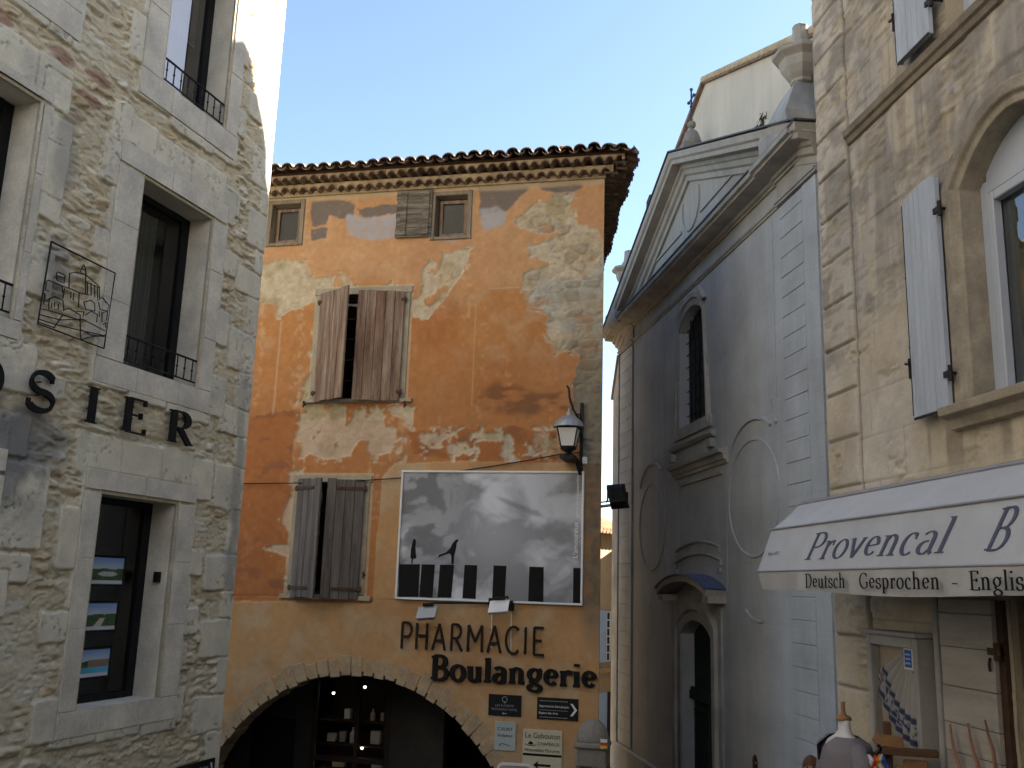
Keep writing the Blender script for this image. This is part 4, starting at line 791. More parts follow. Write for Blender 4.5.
c.add(vs, [(i, i + 1, n + i + 1, n + i) for i in range(n - 1)] + [(2 * n + i, 3 * n + i, 3 * n + i + 1, 2 * n + i + 1) for i in range(n - 1)] + [(n + i, n + i + 1, 3 * n + i + 1, 3 * n + i) for i in range(n - 1)])
c.add([vs[0], vs[n], vs[3 * n], vs[2 * n]], [(0, 1, 2, 3)]); c.add([vs[n - 1], vs[2 * n - 1], vs[4 * n - 1], vs[3 * n - 1]], [(0, 1, 2, 3)])
c.box(-.95, -.68, 0, .30, 4.02, 4.13); c.box(1.5, 1.78, 0, .30, 4.02, 4.13)
CN = CH.part('door_canopy', c, 'church_dark'); c = MB(); o2 = carc(1.005, .055); o3 = carc(1.0, .052); vs = [(u, -d, z + .004) for d in (0.0, .37) for u, z in o2] + [(u, -d, z + .022) for d in (0.0, .37) for u, z in o2]
c.add(vs, [(2 * n + i, 2 * n + i + 1, 3 * n + i + 1, 3 * n + i) for i in range(n - 1)] + [(n + i, 3 * n + i, 3 * n + i + 1, n + i + 1) for i in range(n - 1)] + [(i, n + i, n + i + 1, i + 1) for i in range(n - 1)]); CH.part('canopy_zinc', c, 'zinc', CN)
s = MB(); s.sweep([(-.45, -1.2), (-.45, 3.36)] + list(reversed(door[3:-1])) + [(1.13, 3.36), (1.13, -1.2)], [(0, 0), (.04, .004), (.045, .16), (.09, .19), (.10, .32), (0, .36)]); s.box(-.95, -.80, 0, .045, -1.2, 3.95); s.box(1.48, 1.63, 0, .045, -1.2, 3.95)
DS = CH.part('door_surround', s, 'church_trim', bevel=.004)
d = MB(); d.add([(u, .22, z) for u, z in door], [tuple(range(len(door)))]); d.box(-.45, 1.13, -.22, -.12, 2.36, 2.5); d.box(-.45, 1.13, -.22, -.14, 2.5, 2.56); d.box(.31, .37, -.22, -.17, -1.2, 2.36)
for (a, b) in ((-.38, .26), (.42, 1.06)):
    for (z0, z1) in ((-.9, .5), (.7, 2.2)): d.sweep([(a, z0), (b, z0), (b, z1), (a, z1)], [(-.22, -.02), (-.19, -.02), (-.19, .02), (-.22, .02)], closed=True)
CH.part('door', d, 'green_door', DS, bevel=.004)
# urns at the pediment ends, cross at its apex
def urn(u, y):
    b = MB(); b.box(u - .48, u + .48, -y - .45, -y + .45, 10.2, 10.45)
    b.lathe((u, y, 10.45), [(.64, 0), (.63, .10), (.53, .22), (.42, .40), (.30, .58), (.20, .68), (.17, .72)], 4, rot=math.pi / 4); o = CH.part('urn_pedestal', b, 'church_trim')
    v = MB(); u += .03; v.lathe((u, y, 11.15), [(.15, 0), (.20, .015), (.20, .045), (.18, .06), (.26, .12), (.34, .22), (.37, .32), (.36, .34), (.38, .36), (.48, .42), (.49, .47), (.40, .50), (.24, .55), (.20, .60), (.20, .63), (.155, .645), (.14, .75), (.13, .88), (.14, .91), (.06, .94)], 8, .84, .84, rot=math.pi / 8); CH.part('urn', v, 'church_dark', o, bevel=.008)
urn(4.92, .05); urn(-4.55, .05)
b = MB(); b.box(.03, .43, -.18, .2, 12.25, 12.5); b.lathe((.23, .03, 12.5), [(.17, 0), (.19, .08), (.15, .2), (.12, .28), (.05, .33), (.04, .38)], 10); b.ball((.23, .03, 12.94), .085, 12, 8); PE = CH.part('cross_pedestal', b, 'boulder', bevel=.02)
c = MB(); X0, Y0 = .23, .03; c.tube([(X0, Y0, 12.98), (X0, Y0, 13.68)], .018, 6); c.tube([(X0 - .16, Y0, 13.48), (X0 + .16, Y0, 13.48)], .018, 6)
for (a, z) in ((-.16, 13.48), (.16, 13.48), (0, 13.68)): c.ball((X0 + a, Y0, z), .034, 8, 6)
c.tube([(X0 - .08, Y0, 13.34), (X0, Y0, 13.41), (X0 + .08, Y0, 13.34)], .012, 5); CH.part('iron_cross', c, mat('blue_iron', (.03, .05, .12), .5, .2, 5, .1, 60, .1, 80), PE)
an = MB(); an.prism([(-5.55, -1.3), (-5.02, -1.3), (-5.02, 9.6), (-5.55, 8.75)], -6, .05); AN = CH.part('side_chapel', an, 'church_trim'); an = MB(); an.sweep([(-5.62, 8.66), (-5.02, 9.62)], [(-6, -.0), (.09, -.0), (.09, .06), (-6, .06)]); CH.part('chapel_coping', an, 'church_dark', AN)

# ================================================================== RIGHT BUILDING (shop)
RB = Thing('stone_townhouse', 'weathered cream ashlar townhouse with pale blue shutters and the shop awning', 'building', PR)
R_W = (1.76, 2.80, 5.395, 6.80); R_W2 = (1.73, 2.77, 7.97, 9.7); R_D = (1.93, 2.85, 1.0, 4.25)
def r_hole(u, z):
    h = (u > R_W[0]) & (u < R_W[1]) & (z > R_W[2]) & (z < 6.80 + .30 * (1 - ((u - 2.28) / .52) ** 2)); h |= (u > R_W2[0]) & (u < R_W2[1]) & (z > R_W2[2]) & (z < R_W2[3]); h |= (u > R_D[0]) & (u < R_D[1]) & (z < R_D[3]); return h
_rc = {}
def r_h(U, Z):
    ch = .335; zr = Z + .006 * (fbm(U * 3, Z * 3, 2, 7) - .5); row = np.floor((zr - .02) / ch); off = _T[(row.astype(int) * 13) % 512, 3] * .8; bw = .52 + .3 * _T[(row.astype(int) * 7) % 512, 5]
    uu = U + off; colm = np.floor(uu / bw); fx = np.abs(uu / bw - colm - .5) * bw; fz = np.abs((zr - .02) / ch - row - .5) * ch; bid = _T[(row.astype(int) * 17 + colm.astype(int) * 5) % 512, 11]
    strip = U < .26
    zq = Z - .1; rq = np.floor(zq / .38); fq = np.abs(zq / .38 - rq - .5) * .38; bidq = _T[(rq.astype(int) * 3) % 512, 21]
    bid = np.where(strip, bidq, bid); ej = np.where(strip, .19 - fq, np.minimum(bw / 2 - fx, ch / 2 - fz)); jw = np.where(strip, .018, .0065)
    joint = 1 - sst(.2, 1., ej / jw)
    wear = sst(.48, .7, fbm(U * 2.2, Z * 3.5, 4, 401)); ero = fbm(U * 9, Z * 26, 4, 402)
    H = -.010 * joint * (.35 + .65 * strip) + .006 * (bid - .5) - wear * .014 * sst(.35, .65, ero) + .004 * (fbm(U * 18, Z * 18, 3, 404) - .5) + np.where(strip, .012 - .012 * joint, 0)
    gr = (np.abs(U - .28) < .02); H = np.where(gr, -.05, H); _rc['m'] = (joint, bid, wear, ero, gr, strip); return H
def r_c(U, Z):
    joint, bid, wear, ero, gr, strip = _rc['m']; n1 = fbm(U * 1.1, Z * 1.1, 4, 410); n2 = fbm(U * 5, Z * 5, 4, 411); n3 = fbm(U * 20, Z * 28, 3, 412); sk = fbm(U * 6, Z * .7, 4, 413)
    c = np.tile(np.array([.51, .425, .30]), U.shape + (1,)); c = mix3(c, (.47, .385, .27), bid); c = mix3(c, (.53, .46, .36), sst(.5, .75, n1)); c = c * (.82 + .34 * n2)[..., None] * (.9 + .2 * n3)[..., None]
    up = sst(6.1, 6.7, Z + .6 * (n1 - .5) + .35 * (n2 - .5) + .25 * np.clip(1.2 - U, -1, 1)); gry = up * sst(.34, .62, .5 * sk + .5 * n2) ; c = mix3(c, (.39, .355, .30), gry * .8 * (U > .25) + gry * .45 * (U <= .25))
    c = mix3(c, (.24, .21, .17), sst(.52, .7, fbm(U * 8, Z * 20, 5, 420)) * up * .55)
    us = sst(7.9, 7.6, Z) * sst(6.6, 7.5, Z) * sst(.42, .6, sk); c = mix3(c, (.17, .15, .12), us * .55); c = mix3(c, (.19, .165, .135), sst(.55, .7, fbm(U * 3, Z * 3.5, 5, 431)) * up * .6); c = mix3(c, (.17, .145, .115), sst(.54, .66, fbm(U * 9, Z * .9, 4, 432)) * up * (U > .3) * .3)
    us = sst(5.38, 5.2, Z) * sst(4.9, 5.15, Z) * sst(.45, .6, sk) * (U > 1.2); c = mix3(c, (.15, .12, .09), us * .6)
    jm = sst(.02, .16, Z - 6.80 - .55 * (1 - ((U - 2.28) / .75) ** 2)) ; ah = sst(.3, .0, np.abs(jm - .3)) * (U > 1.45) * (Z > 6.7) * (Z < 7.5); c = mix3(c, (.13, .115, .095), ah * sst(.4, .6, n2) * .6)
    c = c * (1 - (.22 + .25 * strip) * joint * (.3 + 1.2 * n2))[..., None]; c = mix3(c, (.36, .28, .17), wear * sst(.35, .7, ero) * .6); c = np.where(gr[..., None], .07, c)
    pat = sst(.5, .3, np.abs(U - 1.12) / .09) * sst(.5, .3, np.abs(Z - 5.62) / .14); c = mix3(c, (.42, .30, .16), pat * .5)
    return np.clip(c * np.array([1.0, 1.03, 1.09]), .02, .9)
rus = axis([(-.25, 2.95, .013), (2.95, 10, .2)], [R_W[0], R_W[1], R_W2[0], R_W2[1], R_D[0], R_D[1], .26, .30]); rzs = axis([(-.5, 3.0, .1), (3.0, 10.2, .013), (10.2, 15.6, .15)], [R_W[2], R_W2[2], R_W2[3], R_D[3]])
w = MB(); w.grid(rus, rzs, r_hole, r_h, r_c)
w.quad((-.248, .02, -.5), (-.248, 7, -.5), (-.248, 7, 15.6), (-.248, .02, 15.6)); w.quad((-.248, 7, -.5), (10, 7, -.5), (10, 7, 15.6), (-.248, 7, 15.6)); w.quad((-.248, .03, 15.6), (10, .03, 15.6), (10, 7, 15.6), (-.248, 7, 15.6)); w.quad((10, .03, -.5), (10, 7, -.5), (10, 7, 15.6), (10, .03, 15.6))
wo = [(R_W[0], R_W[2]), (R_W[0], 6.80)] + [(R_W[0] + 1.04 * k / 12, 6.80 + .30 * (1 - (k / 6 - 1) ** 2)) for k in range(1, 12)] + [(R_W[1], 6.80), (R_W[1], R_W[2])]
w.outline([(R_W2[0], R_W2[2]), (R_W2[0], R_W2[3]), (R_W2[1], R_W2[3]), (R_W2[1], R_W2[2])], 0, -.3); w.outline([(R_D[0], -.5), (R_D[0], R_D[3]), (R_D[1], R_D[3]), (R_D[1], -.5)], 0, -.35)
RB.part('wall', w, 'wallcol', color=(.42, .35, .24))
s = MB(); s.sweep(wo, [(-.16, .0), (.018, .0), (.022, .05), (.05, .07), (.05, .15), (0, .17)]); RB.part('window_surround', s, mat('warm_trim', (.42, .36, .265), .9, .25, 4, .15, 50, .35, 80, col2=(.19, .165, .13), cs=3.5, csharp=.2, streak=.2), bevel=.006)
s = MB(); s.sweep([(1.55, 0), (3.0, 0)], [(0, 5.24), (.05, 5.25), (.07, 5.31), (.13, 5.33), (.14, 5.385), (-.16, 5.39)]); RB.part('window_sill', s, 'trim', bevel=.004)
s = MB(); s.sweep([(.31, 0), (10, 0)], [(0, 7.80), (.02, 7.81), (.03, 7.85), (.05, 7.865), (.055, 7.92), (0, 7.94)]); RB.part('string_course', s, mat('dark_trim', (.27, .225, .16), .9, .3, 4, .2, 50, .4, 80, col2=(.15, .125, .095), cs=3, csharp=.25))
for (a, b, c, d, arch) in ((*R_W, True), (*R_W2, False)):
    f = MB(); e0, e1 = -.20, -.13; dd = d + (.32 if arch else 0)
    f.box(a, a + .07, e0, e1, c, dd - (.3 if arch else 0) + .02 if arch else d); f.box(b - .07, b, e0, e1, c, d); f.box(a + .07, b - .07, e0, e1, c, c + .07); f.box(a + .07, b - .07, e0, e1, d - .05, dd); f.box(a + .08, a + .14, e0 + .02, e1 + .012, c + .075, d - .055); f.box(b - .14, b - .08, e0 + .02, e1 + .012, c + .075, d - .055); f.box((a + b) / 2 - .05, (a + b) / 2 + .05, e0 + .02, e1 + .015, c + .075, d - .055); f.box(a + .145, b - .145, e0 + .02, e1 + .012, d - .12, d - .055)
    wn = RB.part('window', f, 'pvc', bevel=.006); g = MB(); g.quad((a + .07, .18, c + .07), (b - .07, .18, c + .07), (b - .07, .18, d), (a + .07, .18, d)); RB.part('pane', g, 'glass_hi', wn)
    g = MB(); n = 40; g.add([(a + .1 + (b - a - .2) * k / n, .215 + .015 * math.sin(k * 1.1), z) for k in range(n + 1) for z in (c + .05, dd)], [(2 * k, 2 * k + 2, 2 * k + 3, 2 * k + 1) for k in range(n)]); RB.part('curtain', g, 'blind', wn)
for (u0, u1, z0, z1, arch) in ((1.205, 1.60, 5.38, 6.93, .06), (1.25, 1.66, 7.985, 9.65, 0), (2.88, 3.36, 5.38, 6.93, .06)):
    m = MB(); n = 6
    for k in range(n):
        a, b = u0 + (u1 - u0) * k / n, u0 + (u1 - u0) * (k + 1) / n; q = lambda x: z1 + arch * (1 - abs((x - u0) / (u1 - u0) - .62) * 1.4); m.prism([(a + .0015, z0), (b - .0015, z0), (b - .0015, q(b)), (a + .0015, q(a))], .05, .085)
    m.box(u0 - .004, u0 + .02, .047, .09, z0 - .005, z1 - .01)
    sh = RB.part('shutter', m, 'shut', bevel=.0025); h = MB()
    h.box(u0 - .014, u0 - .005, .05, .09, z0 + .02, z1 - .02)
    for z in (z0 + .22, z1 - .22): h.box(u1 - .02, u1 + .05, .086, .096, z - .02, z + .02); h.tube([(u1 + .05, -.09, z - .05), (u1 + .05, -.09, z + .05)], .014, 8); h.tube([(u1 + .05, -.09, z), (u1 + .05, .0, z)], .010, 6)
    for z in (z0 + .5, z1 - .55): h.tube([(u0 - .005, -.07, z), (u0 - .03, -.075, z)], .012, 6)
    h.tube([(u0 - .02, -.09, z0 + .28), (u0 - .02, -.09, z0 + .42)], .012, 6); h.tube([(u0 - .02, -.09, z0 + .38), (u0 - .09, -.08, z0 + .40)], .010, 6); h.tube([(u0 + .005, -.11, z0 + .40), (u0 - .02, -.09, z0 + .33)], .009, 6); h.box(u0, u1, .088, .092, z0 - .012, z0 + .006)
    RB.part('shutter_ironwork', h, 'iron', sh)
# unseen block added beside the church, outlined to cast the left wall's shadow edge
WB = Plane(850, 7.5, 173.1)
SHP = [(.815, 9.92), (.96, 10.02), (1.10, 9.98), (1.285, 9.80), (1.33, 9.62), (1.40, 9.45), (1.46, 9.38), (1.55, 9.2), (1.635, 9.0), (1.66, 8.7), (1.9, 8.2)]
prof = []
for (u, z) in SHP:
    p = PL.world(u, 0, z); dn = PR.n; t = (PR.world(0, -2.4, 0) - p).dot(dn) / _sd.dot(dn); q = p + _sd * t; prof.append(((q - PR.o).dot(PR.u), q.z))
prof.sort()
lowz = -1.
wg = MB(); wp = [(prof[0][0], lowz)] + prof + [(prof[-1][0] + .05, 18.), (7, 18.), (7, lowz)]
print('WING', [(round(a, 2), round(b, 2)) for a, b in prof])
wg.prism(wp, -6.5, -2.4); RB.part('rear_wing', wg, 'nave')
# below the awning: planked door leaf, post, inner door
d = MB(); zz = 1.4; r6 = random.Random(4)
while zz < 4.18:
    h = r6.uniform(.13, .25); d.box(1.30, 1.845, .03, .062 + r6.uniform(-.002, .002), zz + .002, min(zz + h - .002, 4.2)); zz += h
PK = RB.part('planked_shutter', d, 'plank', bevel=.003)
h = MB(); h.box(1.845, 1.90, .0, .03, 1.4, 4.2); h.tube([(1.88, -.06, 3.86), (1.88, -.06, 3.96)], .022, 8); h.box(1.80, 1.92, .063, .072, 3.89, 3.93); h.tube([(1.82, -.075, 3.80), (1.84, -.09, 3.84), (1.82, -.07, 3.87)], .008, 6); RB.part('hinge', h, 'rust', PK)
p = MB(); p.tube([(1.265, -.06, 1.4), (1.265, -.06, 4.22)], .022, 10); p.box(1.24, 1.29, .0, .06, 4.1, 4.14); RB.part('drain_pipe', p, 'cabinet')
p = MB(); p.box(1.93, 1.99, -.30, .0, 1.2, 4.25); p.box(1.99, 2.8, -.30, -.26, 4.1, 4.25); p.box(1.99, 2.8, -.34, -.30, 1.2, 4.1); RB.part('shop_door', p, 'wood_frame', bevel=.006)
# awning: a thing bolted to the wall
AW = Thing('shop_awning', 'white cloth awning lettered Provencal above the shop, with a straight lower valance', 'awning', PR, (.05, 0, 4.22))
AU0, AU1 = .05, 5.6; aw_prof = [(.41, 4.88), (.64, 4.675), (.76, 4.36)]
def cloth(mb, p0, p1, n=30, wv=.006, seed=0, u0=AU0, u1=AU1, sag=0.):
    vs = []; k = 6; us = np.linspace(u0, u1, n * 4)
    for i, u in enumerate(us):
        for j in range(k + 1):
            t = j / k; d = p0[0] + (p1[0] - p0[0]) * t; z = p0[1] + (p1[1] - p0[1]) * t; wob = wv * (float(fbm(np.array(u * 2.), np.array(t * 1.2 + seed), 3, 77)) - .5) * 2 * math.sin(math.pi * t * .98 + .02); vs.append((u, -(d + wob - sag * math.sin(math.pi * t)), z + wob * .5 - sag * math.sin(math.pi * t) * .5))
    mb.add(vs, [(i * (k + 1) + j, (i + 1) * (k + 1) + j, (i + 1) * (k + 1) + j + 1, i * (k + 1) + j + 1) for i in range(len(us) - 1) for j in range(k)])
c = MB(); cloth(c, aw_prof[0], aw_prof[1], wv=.008, sag=.008); cloth(c, aw_prof[1], aw_prof[2], seed=3, wv=.0015, sag=.0)
c.add([(AU0, -.0, 4.85), (AU0, -.41, 4.88), (AU0, -.64, 4.675), (AU0, -.76, 4.36), (AU0, 0, 4.36)], [(0, 1, 2, 3, 4)]); AC = AW.part('awning_cloth', c, 'awning', smooth=True)
v_ = MB(); n = 240; us = np.linspace(AU0, AU1, n); vs = []
for i, u in enumerate(us):
    wv = .008 * math.sin(u * 7 + 1) + .006 * math.sin(u * 17); e = math.exp(-(u - AU0) / .12)
    for t in (0, .35, .7, 1.): vs.append((u, -(.762 + wv * t - e * .05 * t), 4.355 - .14 * t + .012 * math.sin(u * 2.3) * t + e * .02 * t))
v_.add(vs, [(i * 4 + j, (i + 1) * 4 + j, (i + 1) * 4 + j + 1, i * 4 + j + 1) for i in range(n - 1) for j in range(3)]); VA = AW.part('valance', v_, mat('valance_cloth', (.43, .42, .405), .85, .1, 2, .06, 90, .2, 220, streak=.1), smooth=True)
h = MB(); h.add([(u, -d, z) for u in (AU0, AU1) for d, z in ((0, 4.98), (0, 4.86), (.405, 4.875), (.39, 4.905))], [(0, 1, 2, 3), (4, 7, 6, 5), (0, 4, 5, 1), (0, 3, 7, 4), (3, 2, 6, 7), (1, 5, 6, 2)]); AW.part('awning_hood', h, 'awning_grey')
h = MB(); h.tube([(AU0, -.41, 4.885), (AU1, -.41, 4.885)], .011, 8); h.tube([(AU0, -.645, 4.68), (AU1, -.645, 4.68)], .008, 8); h.tube([(AU0, -.762, 4.36), (AU1, -.762, 4.36)], .007, 8); AW.part('awning_piping', h, 'greyink')
h = MB()
for u in (.3, 1.9, 3.5): h.tube([(u, -.02, 4.50), (u, -.4, 4.42), (u, -.74, 4.37)], .018, 8)
AW.part('awning_arm', h, 'alu')
def inc(px, py, A, B):
    """pixel -> (u, v) on the sloping cloth strip between profile points A (top) and B (bottom)"""
    r = ray(px, py); C = CAMLOC - PR.o; cu, cd = C.dot(PR.u), C.dot(PR.n); ru, rd = r.dot(PR.u), r.dot(PR.n); ax, az = B[0] - A[0], B[1] - A[1]
    nd, nz = -az, ax; t = ((A[0] - cd) * nd + (A[1] - C.z) * nz) / (rd * nd + r.z * nz); l = math.hypot(ax, az)
    return cu + ru * t, ((A[0] - (cd + rd * t)) * ax + (A[1] - (C.z + r.z * t)) * az) / l
def strip(A, B):
    ax, az = B[0] - A[0], B[1] - A[1]; l = math.hypot(ax, az); ax /= l; az /= l
    nd, nz = -az, ax
    return lambda u, v, t: (u, -(A[0] + ax * -v + nd * (t + .003)), A[1] + az * -v + nz * (t + .003))
fP = strip(aw_prof[1], aw_prof[2]); q = lambda x, y: inc(x, y, aw_prof[1], aw_prof[2])
p0, p1, ptop = q(805, 560), q(951, 549), q(813, 534); b0, btop = q(985.5, 547.6), q(996, 511); bw = p1[0] - p0[0]; size = ptop[1] - p0[1]
t = MB(); textline(t, 'Provencal', lambda a, b, tt: fP(p0[0] + a, p0[1] + b, tt), size, bw * .97, .06, slant=.28, thick=.115, thin=.03, nib=14, t1=.002)
AW.part('awning_lettering', t, 'ink', AC); t = MB(); textline(t, 'B', lambda a, b, tt: fP(b0[0] + a, p0[1] + b, tt), size * 1.12, size * .82, .06, slant=.28, thick=.13, thin=.035, nib=14, t1=.002)
AW.part('awning_lettering', t, 'ink', AC); t = MB(); sans(t, 'Since 1975', q(768, 556)[0], q(768, 556)[1], .045, 0.001, .2, f=lambda a, b, tt: fP(a, b, tt)); AW.part('awning_lettering', t, 'ink', AC)
t = MB(); uv = lambda x, y: PR.at(x, y, .775); fV = lambda a0, z0: (lambda a, b, tt: (a0 + a, -(.785 + tt), z0 + b)); zb = 4.245
for (s_, xa, xb) in (('Deutsch', 807, 847), ('Gesprochen', 861, 942), ('-', 953, 961), ('English', 972, 1040)):
    ua, ub = uv(xa, 586)[0], uv(xb, 586)[0]; t = MB(); textline(t, s_, fV(ua, zb), .088, ub - ua, .07, thick=.13, thin=.05, nib=14, t1=.0015); AW.part('valance_lettering', t, 'ink_black', VA)

# ================================================================== HOUSE BEYOND THE PASSAGE
PF = Plane(607, 30, 40); FH = Thing('far_house', 'sunlit ochre house with a tiled roof and blue shutter seen down the gap', 'building', PF)
zt = PF.at(607, 533)[1]; w = MB(); c4 = [PF.local((x, y, 0)) for x, y in ((6.3, 27.5), (12, 27.5), (12, 42), (6.3, 42))]; w.add([(a[0], a[1], z) for z in (-3, 7.4) for a in c4], [(0, 1, 2, 3), (4, 5, 6, 7), (0, 1, 5, 4), (1, 2, 6, 5), (2, 3, 7, 6), (3, 0, 4, 7)]); FH.part('side_wing', w, 'farwall'); w = MB(); w.box(-6, 1.2, -6, 0, -3, zt); FH.part('wall', w, 'farwall'); r = MB()  # leading block is unseen, added to shade the far wall's lower part
for k in range(40):
    u = -6.2 + k * .19; r.tube([(u, -.5, zt + .02), (u, 3., zt + 1.1)], [.09, .075], 8)
r.quad((-6.3, -.48, zt), (1.5, -.48, zt), (1.5, 3, zt + 1.1), (-6.3, 3, zt + 1.1)); r.quad((-6.3, -.48, zt - .01), (1.5, -.48, zt - .01), (1.5, .0, zt - .06), (-6.3, 0, zt - .06)); FH.part('roof', r, 'terracotta')
(ua, za), (ub, zb_) = PF.at(605.5, 612), PF.at(615, 660); f = MB(); f.box(ua, ub + .5, .0, .03, zb_, za); FW = FH.part('window', f, 'dark'); f = MB()
for k in range(6): u = ua + (ub + .5 - ua) * k / 5; f.box(u - .025, u + .025, .03, .05, zb_, za)
for k in range(7): z = zb_ + (za - zb_) * k / 6; f.box(ua, ub + .5, .052, .06, z - .018, z + .018)
FH.part('window_frame', f, 'white', FW); f = MB(); f.box(ua - .75, ua - .03, .03, .07, zb_ - .05, za + .05); FH.part('shutter', f, 'paleblue', bevel=.01)
f = MB(); z = PF.at(607, 668)[1]; f.box(-5, 1.2, 0, .12, z - .12, z); FH.part('ledge', f, 'farwall'); (ua, za) = PF.at(606, 692); f = MB(); f.box(ua, ua + 1.2, 0, .02, -3, za); FD = FH.part('doorway', f, 'dark'); f = MB(); f.box(ua - .7, ua - .02, 0.02, .06, -3, za); FH.part('shutter', f, 'paleblue')

# ================================================================== UNSEEN HOUSES ADDED BEHIND THE VIEWPOINT TO BOUNCE AND BLOCK LIGHT
PB_ = Plane.__new__(Plane); PB_.o = Vector((-7, -9, 0)); PB_.u = Vector((-math.cos(math.radians(30)), math.sin(math.radians(30)), 0)); PB_.n = PB_.u.cross(Vector((0, 0, 1))); PB_.rz = math.radians(150)
BH = Thing('terrace_house', 'long cream plastered house with grey shutters across the square, facing the lane', 'building', PB_, (0, 0, 3.4))
holes = [[(a, z), (a + 1.1, z), (a + 1.1, z + 1.7), (a, z + 1.7)] for a in range(-15, 16, 4) for z in (5.2, 8.6, 12.)]
w = MB(); w.holed([(-18, 2.5), (18, 2.5), (18, 15.5), (-18, 15.5)], holes, 0); w.box(-18, 18, -7, -.4, 2.5, 15.5)
for h_ in holes: w.outline(h_, 0, -.39, True)
BH.part('wall', w, mat('cream_render', (.62, .58, .51), .92, .12, 1, .05, 30, .2, 40))
w = MB()
for h_ in holes: w.box(h_[0][0] - .58, h_[0][0] - .03, .01, .06, h_[0][1], h_[2][1]); w.box(h_[1][0] + .03, h_[1][0] + .58, .01, .06, h_[0][1], h_[2][1])
BH.part('shutters', w, 'shut'); w = MB(); w.box(-18.1, 18.1, .02, .12, 2.4, 5.1); BH.part('ground_floor', w, mat('dark_stone', (.12, .11, .1), .9)); w = MB(); w.prism([(-18.5, 15.5), (18.5, 15.5), (18.5, 15.8), (-18.5, 15.8)], -7.5, .6); BH.part('roof', w, 'terracotta')  # dark lower storey added to cut bounce onto the low facades

PQ_ = Plane.__new__(Plane); PQ_.o = Vector((-1.5, -4, 0)); PQ_.u = Vector((-1, 0, 0)); PQ_.n = PQ_.u.cross(Vector((0, 0, 1))); PQ_.rz = math.pi  # unseen building added to keep bounced light off the lower walls
QH = Thing('stone_outbuilding', 'low dark stone outbuilding with a tiled roof at the top of the lane', 'building', PQ_, (0, 0, 3)); hh = [[(a, 4.6), (a + .9, 4.6), (a + .9, 6.), (a, 6.)] for a in (-4.5, -1.5, 1.5)]
w = MB(); w.holed([(-6, 2.), (4, 2.), (4, 8.), (-6, 8.)], hh, 0); w.box(-6, 4, -3, -.3, 2., 8.)
for h_ in hh: w.outline(h_, 0, -.29, True)
QH.part('wall', w, mat('dark_rubble', (.13, .12, .105), .9, .3, 3, .2, 30, .5, 20)); w = MB(); w.add([(u, -d, z) for u in (-6.3, 4.3) for d, z in ((.4, 7.95), (.4, 8.07), (-1.5, 8.7), (-3.4, 8.07), (-3.4, 7.95))], [(0, 1, 2, 3, 4), (5, 9, 8, 7, 6), (0, 5, 6, 1), (1, 6, 7, 2), (2, 7, 8, 3), (3, 8, 9, 4), (4, 9, 5, 0)]); QH.part('roof', w, 'tile')

# ================================================================== THINGS ON THE LEFT BUILDING
LT = Thing('wall_lettering', 'black metal serif capitals spelling OSIER mounted across the rubble wall', 'lettering', PL, (-2, .03, 5.43))
for ch, ua, ub in (('O', -1.92, -1.60), ('S', -1.35, -1.06), ('I', -.705, -.57), ('E', -.26, .045), ('R', .37, .73)):
    m = MB(); w_ = GL[ch][0]; k = (ub - ua) / w_; glyph(m, ch, lambda a, b, t: (ua + a * k, -(.035 + t), 5.442 + b * .305), thick=.165, thin=.035, nib=10 if ch != 'S' else 75, t0=-.015, t1=.012, sw=.9)
    for dx in (.3, .6): m.tube([(ua + (ub - ua) * .45, .02, 5.46 + dx * .35), (ua + (ub - ua) * .45, -.03, 5.46 + dx * .35)], .006, 5)
    LT.part('letter', m, 'black')
